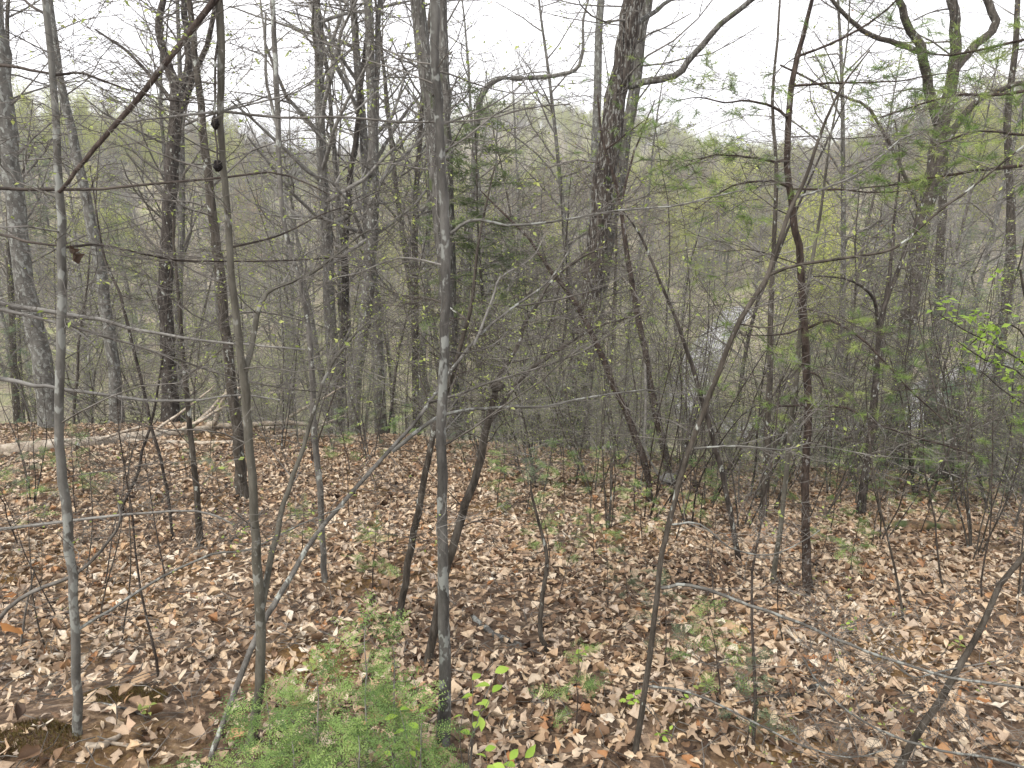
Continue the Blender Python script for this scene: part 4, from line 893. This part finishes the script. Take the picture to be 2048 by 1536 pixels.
big_spots = [(1080, 890, 1.0), (1180, 880, .8), (1010, 880, .7), (1130, 885, .6), (940, 885, .55), (1560, 940, .9), (1700, 960, .85), (1830, 950, 1.0), (1930, 960, 1.1), (2010, 1000, 1.0), (1480, 900, .9), (1640, 915, .9), (1390, 930, .7), (2080, 960, 1.5),
             (760, 885, .5), (1760, 905, 1.2), (1860, 910, 1.6), (1960, 920, 1.7), (2040, 930, 1.5), (1430, 915, .8), (1330, 905, .6), (1590, 905, 1.0), (1510, 945, .6), (1790, 1000, .7), (1900, 1010, .7), (170, 1000, .4), (1270, 900, .5), (60, 850, 1.1), (400, 846, .5)]
for i, (x, y, s) in enumerate(big_spots):
    p = hitc(x, y, g.uniform(-.3, 1.2)); k = g.integers(0, 3)
    o = inst('hemlock_bush', 'thin dark green hemlock bush along the rim of the ledge', 'hemlock', p, protoB[k], ('trunk', 'branches', 'needles'), s * g.uniform(.72, .92), g.random() * 6.28, 'hemlock bushes along the rim'); AL.append((o, x, y))
auto_labels(AL, 'dark hemlock bush on the rim')

# ------------------------------------------------------------------ small leafy plants
def leafy(name, label, px, py, Y, stems, mat, size, seed, group=None, on=None):
    g = np.random.default_rng(seed); b = at(px, py, Y) if on is None else hit(px, py); b[2] = gz(b[0], b[1]) - .01
    root = thing(name, label, 'plant', b, group); st = MB(); 
    for (tx, ty, tY, nl) in stems:
        e = at(tx, ty, tY) - b; L = np.linalg.norm(e); mid = e * .5 + g.normal(0, .06 * L, 3) + V(0, 0, .06 * L); P, rr = densify(np.array([V(0, 0, 0), mid, e]), np.array([.0028, .002, .001]), 4); st.tube(P, rr, 4)
        for i in range(nl):
            f = 1 - .38 * i / max(1, nl - 1) if nl > 1 else 1; x = f * (len(P) - 1); j = min(int(x), len(P) - 2); q = P[j] + (P[j + 1] - P[j]) * (x - j)
            a = i * 2.4 + g.random(); d = norm(V(math.cos(a), math.sin(a), g.uniform(-.1, .7))); m = MB(); F = frame(d, g, .5)
            s = g.uniform(*size); nseg = [(0, .03), (.2, .2), (.45, .29), (.7, .22), (1, .01)]; v = []; t = []
            for k, (xx, h) in enumerate(nseg):
                z = -.35 * xx * xx; v += [(xx, h, z + .3 * h), (xx, 0, z), (xx, -h, z + .3 * h)]
                if k: a_, b_ = 3 * k - 3, 3 * k; t += [(a_, a_ + 1, b_ + 1), (a_, b_ + 1, b_), (a_ + 1, a_ + 2, b_ + 2), (a_ + 1, b_ + 2, b_ + 1)]
            m.add((np.array(v) * s) @ F.T + q, None, t, g.random()); m.build('leaf', M[mat], root)
    st.build('stem', M['twig'], root); return root
leafy('leafy_seedling', 'seedling with broad bright green leaves right of the centre sapling foot', 935, 1530, 2.35, [(945, 1360, 2.5, 3), (990, 1345, 2.5, 4), (985, 1385, 2.35, 4), (930, 1400, 2.4, 3)], 'bright', (.035, .062), 1)
leafy('leafy_seedling', 'bright green leaves at the very bottom edge near the centre', 990, 1600, 2.1, [(970, 1500, 2.15, 5), (1020, 1520, 2.1, 4), (1050, 1515, 2.1, 3)], 'bright', (.035, .06), 2)
leafy('leafy_seedling', 'bright broad leaves among the hemlock at the bottom edge', 800, 1560, 2.25, [(800, 1420, 2.3, 3), (840, 1425, 2.3, 3), (770, 1440, 2.3, 2)], 'bright', (.035, .055), 3)
AL = []
for i, (x, y) in enumerate([(1405, 1395), (1370, 1420), (1330, 1490), (1910, 1310), (1160, 1330), (1700, 1270), (290, 1440), (480, 1085), (1260, 1420), (620, 1350)]):
    p = hit(x, y); h = .12
    o = leafy('leafy_seedling', 'tiny green seedling poking through dry leaves', x, y, 0, [(x - 8, y - 22, p[1], 3), (x + 10, y - 30, p[1], 3)], 'bright' if i % 3 else 'spring', (.025, .045), 10 + i, 'tiny seedlings in the leaves', on=1); AL.append((o, x, y))
auto_labels(AL, 'tiny green seedling')
# bright leafy branch at the right edge and orange leaves at the left edge
hero('leafy_shrub', 'shrub with a spray of bright yellow-green leaves at right edge', 'shrub', 'brown',
     [(2140, 1150, 16), (2120, 1000, 15), (2100, 850, 13), (2080, 740, 11), (2060, 640, 8), (2040, 540, 6)], Y=5.0, seed=60, ext=0, twigs=(4, .5, 1, .004),
     forks=[(tw([(2085, 760), (2040, 720), (1990, 690), (1930, 660), (1880, 630)], 6, 3), -.2), (tw([(2080, 740), (2040, 660), (1990, 650), (1940, 690)], 5, 3), -.1), (tw([(2090, 800), (2030, 740), (1970, 720), (1910, 680)], 5, 3), .2), (tw([(2095, 830), (2020, 790), (1960, 740)], 5, 3), .1)],
     brlvl=(9, .22, 1), leaf=('bright', 2, (.035, .065), .03, .75))
hero('pine_tree', 'pine boughs with soft needle tufts reaching in at the upper right edge', 'tree', 'red',
     [(2190, 1000, 60), (2190, 700, 56), (2180, 400, 52), (2175, 150, 46), (2170, 0, 42)], Y=4.2, seed=62, k=12, ext=2, wf=1, twigs=(0, 1, 1), twm='twigd', brlvl=(14, .38, 1),
     forks=[(tw([(2180, 170), (2100, 175), (2000, 188), (1920, 190), (1850, 205), (1760, 235)], 9, 3), -.2), (tw([(2180, 320), (2080, 330), (1980, 338), (1880, 352), (1800, 368), (1720, 376)], 9, 3), .2),
            (tw([(2175, 50), (2080, 75), (1990, 92), (1900, 110), (1820, 100)], 8, 3), .1), (tw([(2180, 250), (2060, 270), (1960, 262), (1870, 290)], 7, 3), -.5)], needles=('pine', TUFT, (.04, .085), .55))
hero('maple_seedling', 'thin seedling with a few orange-red leaves at the left edge', 'seedling', 'twig', [(40, 1300, 6), (50, 1230, 5), (62, 1170, 4), (70, 1135, 3)], seed=61, ext=0, twigs=(4, .12, 0, .002), leaf=('orange', 1, (.05, .08), .02, .8))
hung_leaf(-5, 1240, 2.0, .085, M['orange'], 'small orange leaf poking in at the left edge', .7, t=1, yaw=.3)

# ------------------------------------------------------------------ bare seedlings on the ledge
protoT = []
for k in range(6):
    s = MB(); t_ = MB(); sites = []; n_ = 8; h = 1.5
    P = wander(V(0, 0, -.03), norm(V(g.normal(0, .12), g.normal(0, .12), 1)), h, n_, .07, .02, g); rr = np.linspace(.0075, .002, n_ + 1); s.tube(P, rr, 5)
    sprout(t_, P, rr, g, 9, .5, 2, .3, 1, sites, .5, .03, rise=(.2, .9), maxr=.004, dens=.7)
    protoT.append((s.mesh('stem', M['twigd'] if k % 2 else M['brown']), t_.mesh('twigs', M['twigd'] if k % 2 else M['twig'])))
AL = []
stems = [(240, 1290, 1.0), (318, 1370, 1.3), (195, 1250, .9), (205, 1180, .9), (90, 1290, .7), (118, 1240, .7), (170, 1160, .8), (330, 1180, .9), (1810, 1245, 1.2), (1890, 1185, 1.2), (1940, 1130, 1.1), (1505, 1500, 1.2), (1600, 1070, 1.), (1660, 1060, 1.), (1870, 1050, 1.2), (1925, 1010, 1.2), (1990, 1040, 1.2), (1965, 1200, 1.), (2020, 1150, 1.1), (700, 1040, .8), (760, 990, .8), (590, 980, .8), (1180, 1060, .9), (1160, 960, .9), (1240, 980, 1.), (1270, 1030, 1.1), (1420, 980, 1.1), (1380, 1000, 1.1), (1500, 980, 1.2), (1350, 1080, 1.), (1010, 970, .9), (1075, 940, .9), (940, 960, .8), (660, 950, .8), (735, 930, .8), (480, 930, .7), (150, 960, .9), (60, 980, .8), (250, 970, .9), (420, 930, .8), (1740, 1100, .9), (1790, 1000, 1.1), (1850, 980, 1.1), (2030, 1010, 1.1), (1115, 1210, .5), (1215, 1230, .5), (780, 1130, .5), (1430, 1250, .6), (1570, 1300, .6), (640, 1240, .4)]
for i, (x, y, s) in enumerate(stems):
    p = hitc(x, y); k = i % 6
    o = inst('bare_seedling', 'thin bare upright seedling stem among the dry leaves', 'seedling', p, protoT[k], ('stem', 'twigs'), s * g.uniform(.8, 1.1), g.random() * 6.28, 'bare seedling stems on the ledge'); AL.append((o, x, y))
auto_labels(AL, 'thin bare seedling stem')

# ------------------------------------------------------------------ woods below the ledge: single trees sharing a few shapes
def tree_proto(h, r, nb, bl, lvl, g, bk, twm, leaf=None, low=.35, dens=.75, rise=(.2, 1.0), wig=.05, fork=False, up=.04, name='t', minr=.003):
    s = MB(); t_ = MB(); sites = []; n_ = 12
    P = wander(V(0, 0, -.4), norm(V(g.normal(0, .05), g.normal(0, .05), 1)), h + .4, n_, wig, .03, g); rr = r * (1 - .85 * np.linspace(0, 1, n_ + 1) ** 1.1); rr[0] *= 1.25; s.tube(P, rr, 8, rough=.08, seed=int(h * 10))
    for i in range(nb):
        f = low + (1 - low) * (i + g.random()) / nb; x = f * n_; j = min(int(x), n_ - 1); q = P[j] + (P[j + 1] - P[j]) * (x - j); a = g.random() * 6.28
        d = norm(V(math.cos(a), math.sin(a), g.uniform(*rise))); grow(t_, q, d, bl * (1.25 - .75 * f) * g.uniform(.5, 1.1), min(rr[j] * .5, r * .35), lvl, g, sites, .14, up, .3, dens, minr)
    me = [s.mesh('trunk', M[bk]), t_.mesh('crown', M[twm])]; nm = ['trunk', 'crown']
    if leaf:
        lf = MB(); leaves_at(lf, sites, g, leaf[1], leaf[2], leaf[3], .7, leaf[4]); me.append(lf.mesh('leaves', M[leaf[0]])); nm.append('leaves')
    return me, nm
g = np.random.default_rng(31)
UND = []   # understorey saplings 3-7 m
for k in range(8):
    UND.append(tree_proto(g.uniform(4, 7), g.uniform(.02, .04), 38, 1.9, 2, g, ['grey', 'brown', 'dark', 'pale', 'olive'][k % 5], ['twigp', 'twig', 'twigf'][k % 3],
                          leaf=('spring', 2, (.025, .05), .05, [.65, .35, .85, .3][k % 4]), low=.12, dens=1.0, rise=(.05, .8), wig=.07, minr=.0022))
TALL = []
for k in range(8):
    TALL.append(tree_proto(g.uniform(14, 19), g.uniform(.08, .17), 26, 3.6, 3, g, ['grey', 'pale', 'brown', 'oakg'][k % 4], ['twigp', 'twigf', 'twig', 'twig'][k % 4],
                           leaf=('spring' if k % 3 else 'springo', 2, (.04, .08), .08, [.12, .06, .25, .05][k % 4]), low=.3, dens=.62, rise=(.35, 1.3), wig=.035, minr=.004))
def road_d(x, y): return float(np.min(np.hypot(ROAD[:, 0] - x, ROAD[:, 1] - y)))
MUL = []   # many-stemmed dark shrubs, 2.5-4 m
for k in range(5):
    s_m, t_m, sites = MB(), MB(), []
    for q in range(g.integers(3, 6)):
        a = g.random() * 6.28; P = wander(V(math.cos(a) * .05, math.sin(a) * .05, -.08), norm(V(math.cos(a) * g.uniform(.15, .6), math.sin(a) * g.uniform(.15, .6), 1)), g.uniform(2.2, 3.9), 10, .07, .01, g); rr = np.linspace(.0125, .0035, 11) * g.uniform(.8, 1.2); s_m.tube(P, rr, 6)
        sprout(t_m, P, rr, g, 12, .95, 2, .2, 1, sites, .5, .02, rise=(-.05, .6), maxr=.005, dens=.8)
    lf = MB(); leaves_at(lf, sites, g, 2, (.012, .028), .015, .7, .12)
    MUL.append(([s_m.mesh('stems', M[['dark', 'brown', 'red'][k % 3]]), t_m.mesh('twigs', M['twigd' if k % 2 else 'twig']), lf.mesh('leaves', M['spring'])], ('stems', 'twigs', 'leaves')))
AL = []
for (px, py, sc_) in [(1190, 990, .9), (1240, 930, 1.), (1290, 1040, .8), (1360, 960, 1.), (1410, 1010, .9), (1450, 940, 1.), (1500, 1000, 1.), (1580, 960, .9), (1660, 990, .9), (1690, 940, 1.), (1780, 960, .9), (1840, 1000, 1.), (1920, 980, 1.), (1990, 1030, .9), (2060, 1000, 1.), (1330, 1010, .8),
                      (1060, 930, .9), (960, 920, .8), (740, 920, .7), (620, 930, .7), (560, 900, .8), (60, 1010, .6), (1950, 1110, .8), (1760, 1080, .7), (2040, 1200, .7), (860, 905, .8), (1130, 915, .8), (1215, 1060, .7), (1385, 1060, .8), (1480, 1060, .7), (1540, 1020, .8), (1640, 1040, .7), (1720, 985, .9), (1870, 950, 1.), (1100, 885, 1.), (1270, 880, 1.1), (1400, 880, 1.1), (1540, 880, 1.1), (1670, 880, 1.1), (1820, 880, 1.2), (1960, 880, 1.2), (2030, 900, 1.1), (1020, 880, 1.), (660, 870, .9), (460, 850, .9)]:
    p = hitc(px, py, g.uniform(.2, 1.4)); me, nm = MUL[g.integers(0, 5)]
    o = inst('thicket_shrub', 'many-stemmed dark twiggy shrub', 'shrub', p, me, nm, sc_ * g.uniform(.8, 1.1), g.random() * 6.28, 'many-stemmed thicket shrubs'); AL.append((o, px, py))
auto_labels(AL, 'many-stemmed dark shrub')
AL = []; cnt = 0
while cnt < 62:                     # twiggy shrubs along the rim of the ledge
    x = g.uniform(-7.5, 8.5); Y = rim(x) - .6 - 3.4 * g.random() ** 1.6
    px, py = proj((x, Y, gz(x, Y)))
    if not -60 < px < 2110 or (px < 1000 and Y < rim(x) - (1.2 if px < 480 else 2.2)): continue
    me, nm = UND[g.integers(0, 8)]
    o = inst('twiggy_shrub', 'low twiggy shrub near the rim of the ledge', 'shrub', (x, Y, gz(x, Y)), me, nm, g.uniform(.22, .48), g.random() * 6.28, 'twiggy shrubs near the rim'); AL.append((o, px, py)); cnt += 1
auto_labels(AL, 'low twiggy shrub')
cnt = 0; tries = 0
while cnt < 210 and tries < 5000:
    tries += 1; Y = 11 + 42 * g.random() ** 1.25; az = R(g.uniform(-40, 40)); x = Y * math.tan(az)
    if Y < rim(x) + .8 or road_d(x, Y) < 4.5: continue
    # leave the sight lines to the road a little clearer
    a = math.degrees(az)
    if (12 < a < 16 or 27 < a < 31) and Y > 14 and g.random() < .65: continue
    me, nm = UND[g.integers(0, 8)]
    inst('understorey_tree', 'slender bare young tree in the thicket below the ledge', 'tree', (x, Y, gz(x, Y)), me, nm, g.uniform(.75, 1.25), g.random() * 6.28, 'young trees in the thicket below the ledge'); cnt += 1
cnt = 0; tries = 0; AL = []
while cnt < 80 and tries < 3000:
    tries += 1; Y = 16 + 50 * g.random(); az = R(g.uniform(-40, 40)); x = Y * math.tan(az)
    if Y < rim(x) + 3 or road_d(x, Y) < 4.5: continue
    a = math.degrees(az)
    if (12 < a < 16 or 27 < a < 31) and Y > 14 and g.random() < .65: continue
    me, nm = TALL[g.integers(0, 8)]
    o = inst('forest_tree', 'tall thin bare tree rooted on the slope below the ledge', 'tree', (x, Y, gz(x, Y)), me, nm, g.uniform(.75, 1.15), g.random() * 6.28, 'tall trees on the slope below the ledge'); cnt += 1; AL.append((o, *proj((x, Y, gz(x, Y) + 3))))
auto_labels(AL, 'tall bare slope tree')


# ------------------------------------------------------------------ far woods: one mass on the opposite hillsides
FARP = []
for k in range(9):
    lf = [('farleaf', 6, (.09, .19), .5, .9), ('farbud', 4, (.08, .16), .4, .6), None][k % 3]
    me, nm = tree_proto(g.uniform(9, 14), g.uniform(.09, .16), 26, 3.4, 2, g, ['pale', 'twigf', 'grey'][k % 3], ['twigf', 'twigf', 'twigf'][k % 3], leaf=lf, low=.25, dens=.9, rise=(.2, 1.1), wig=.04, minr=.012)
    FARP.append(me)
pr = conifer(12, 60, 2.6, g, SPR_LO, (.8, 1.4), .15, .12, sub=6); FARP.append([pr[0].mesh('trunk', M['brown']), pr[2].mesh('needles', M['cedar'])])
def join_proto(mes, name):
    """one mesh with its own material slots from several"""
    o0 = []; vs = []; fs = []; mi = []; mats = []; off = 0; rn_l = []
    me = bpy.data.meshes.new(name); L = []; S = []; pos = 0
    for k, m_ in enumerate(mes):
        nv = len(m_.vertices); c = np.empty(nv * 3, np.float32); m_.vertices.foreach_get('co', c); vs.append(c)
        li = np.empty(len(m_.loops), np.int32); m_.loops.foreach_get('vertex_index', li); L.append(li + off)
        ls = np.empty(len(m_.polygons), np.int32); m_.polygons.foreach_get('loop_start', ls); S.append(ls + pos); mi.append(np.full(len(ls), k, np.int32))
        r = np.empty(nv, np.float32); m_.attributes['rnd'].data.foreach_get('value', r); rn_l.append(r)
        pos += len(li); off += nv; mats.append(m_.materials[0])
    c = np.concatenate(vs); me.vertices.add(len(c) // 3); me.vertices.foreach_set('co', c); li = np.concatenate(L); me.loops.add(len(li)); me.loops.foreach_set('vertex_index', li)
    s = np.concatenate(S); me.polygons.add(len(s)); me.polygons.foreach_set('loop_start', s); me.polygons.foreach_set('material_index', np.concatenate(mi)); me.polygons.foreach_set('use_smooth', np.ones(len(s), bool))
    a = me.attributes.new('rnd', 'FLOAT', 'POINT'); a.data.foreach_set('value', np.concatenate(rn_l))
    for m_ in mats: me.materials.append(m_)
    me.update(calc_edges=True); return me
FARO = [bpy.data.objects.new('far_tree_shape', join_proto(m_, 'far_tree_shape')) for m_ in FARP]
def far_woods(name, label, pts, idx, sc, rot):
    me = bpy.data.meshes.new(name); me.from_pydata(pts.tolist(), [], [])
    for nm, ty, dat, key in (('idx', 'INT', idx, 'value'), ('sc', 'FLOAT', sc, 'value'), ('rot', 'FLOAT', rot, 'value')):
        a = me.attributes.new(nm, ty, 'POINT'); a.data.foreach_set(key, dat)
    used = []
    for f in FARO:
        for m_ in f.data.materials:
            if m_.name not in used: used.append(m_.name); me.materials.append(m_)
    o = bpy.data.objects.new(name, me); C.objects.link(o); tag(o, label, 'woods', kind='stuff')
    ng = bpy.data.node_groups.new(name, 'GeometryNodeTree'); ng.interface.new_socket('Geometry', in_out='INPUT', socket_type='NodeSocketGeometry'); ng.interface.new_socket('Geometry', in_out='OUTPUT', socket_type='NodeSocketGeometry')
    n, l = ng.nodes, ng.links; gi = n.new('NodeGroupInput'); go = n.new('NodeGroupOutput'); ip = n.new('GeometryNodeInstanceOnPoints'); jn = n.new('GeometryNodeJoinGeometry')
    gis = []
    for f in FARO:
        oi = n.new('GeometryNodeObjectInfo'); oi.inputs['Object'].default_value = f; g2 = n.new('GeometryNodeGeometryToInstance'); l.new(oi.outputs['Geometry'], g2.inputs[0]); gis.append(g2)
    for g2 in gis[::-1]: l.new(g2.outputs[0], jn.inputs[0])
    def attr(nm, ty):
        a = n.new('GeometryNodeInputNamedAttribute'); a.data_type = ty; a.inputs['Name'].default_value = nm; return a.outputs['Attribute']
    l.new(gi.outputs[0], ip.inputs['Points']); l.new(jn.outputs[0], ip.inputs['Instance']); ip.inputs['Pick Instance'].default_value = True
    l.new(attr('idx', 'INT'), ip.inputs['Instance Index']); cx = n.new('ShaderNodeCombineXYZ'); l.new(attr('rot', 'FLOAT'), cx.inputs['Z'])
    er = n.new('FunctionNodeEulerToRotation'); l.new(cx.outputs[0], er.inputs[0]); l.new(er.outputs[0], ip.inputs['Rotation']); l.new(attr('sc', 'FLOAT'), ip.inputs['Scale']); l.new(ip.outputs[0], go.inputs[0])
    md = o.modifiers.new('woods', 'NODES'); md.node_group = ng
    return o
def far_points(N, r0, r1, a0, a1, seed, s0=.75, s1=1.25):
    g = np.random.default_rng(seed); r = np.sqrt(g.uniform(r0 * r0, r1 * r1, N)); a = np.radians(g.uniform(a0, a1, N)); x = r * np.sin(a); y = r * np.cos(a)
    rd = np.array([road_d(u, w) for u, w in zip(x, y)]) if r0 < 100 else np.full(N, 99.)
    k = (rd > 5) & (y > 45); x, y = x[k], y[k]; n = len(x)
    cl = vnoise(x * .035, y * .035, 21) + .25 * g.random(n) - .12          # clumps of kind
    idx = np.where(cl > .10, g.integers(0, 3, n) * 3, np.where(cl > -.1, g.integers(0, 3, n) * 3 + 1, g.integers(0, 3, n) * 3 + 2)); idx = np.where(g.random(n) < .05, 9, idx)
    return np.stack([x, y, ground(x, y) - .2], 1), idx.astype(np.int32), g.uniform(s0, s1, n).astype(np.float32), (g.random(n) * 6.28).astype(np.float32)
far_woods('hillside_woods', 'leafing spring woods covering the opposite hillside', *far_points(2000, 62, 235, -48, 48, 41))
far_woods('distant_woods', 'bare purplish woods on the farther hill in the gap', *far_points(2900, 225, 480, -40, 40, 42, .8, 1.3))

# ------------------------------------------------------------------ green bin beside the road
bp_ = hit_valley(1897, 790); bp_[2] = gz(bp_[0], bp_[1])
bm1, bn, bl_, bb = newmat('green_plastic'); bb.inputs['Base Color'].default_value = (.05, .22, .11, 1); bb.inputs['Roughness'].default_value = .45
bm2, bn2, _, bb2 = newmat('black_rubber'); bb2.inputs['Base Color'].default_value = (.02, .02, .02, 1)
binr = thing('wheeled_bin', 'small green bin beside the grey road in the valley at right', 'bin', bp_)
def frust(w0, d0, w1, d1, z0, z1):
    return np.array([(-w0, -d0, z0), (w0, -d0, z0), (w0, d0, z0), (-w0, d0, z0), (-w1, -d1, z1), (w1, -d1, z1), (w1, d1, z1), (-w1, d1, z1)]), [(3, 2, 1, 0), (4, 5, 6, 7), (0, 1, 5, 4), (1, 2, 6, 5), (2, 3, 7, 6), (3, 0, 4, 7)]
m = MB(); m.add(*frust(.26, .3, .34, .38, .08, 1.05)); m.build('body', bm1, binr, False)
m = MB(); m.add(*frust(.38, .42, .34, .38, 1.06, 1.14)); m.build('lid', bm1, binr, False)
for sx in (-.3, .3):
    m = MB(); m.tube(np.array([(sx - .03, .3, .12), (sx + .03, .3, .12)]), np.array([.12, .12]), 14, True); m.build('wheel', bm2, binr)

# ------------------------------------------------------------------ thin haze over the valley
hz = bpy.data.meshes.new('haze'); X0, X1, Y0_, Y1_, Z0, Z1 = -1700, 1700, -60, 1800, -60, 42
hz.from_pydata([(x, y, z) for x in (X0, X1) for y in (Y0_, Y1_) for z in (Z0, Z1)], [], [(0, 1, 3, 2), (4, 6, 7, 5), (0, 4, 5, 1), (2, 3, 7, 6), (0, 2, 6, 4), (1, 5, 7, 3)])
hm = bpy.data.materials.new('haze'); hm.use_nodes = True; hm.node_tree.nodes.clear()
ho = hm.node_tree.nodes.new('ShaderNodeOutputMaterial'); hv = hm.node_tree.nodes.new('ShaderNodeVolumePrincipled'); hv.inputs['Color'].default_value = (.97, .985, 1, 1); hv.inputs['Density'].default_value = .00075; hv.inputs['Anisotropy'].default_value = .2
hm.node_tree.links.new(hv.outputs[0], ho.inputs['Volume']); hz.materials.append(hm)
hobj = bpy.data.objects.new('haze', hz); C.objects.link(hobj); tag(hobj, 'thin pale haze in the valley air', 'haze', kind='stuff')
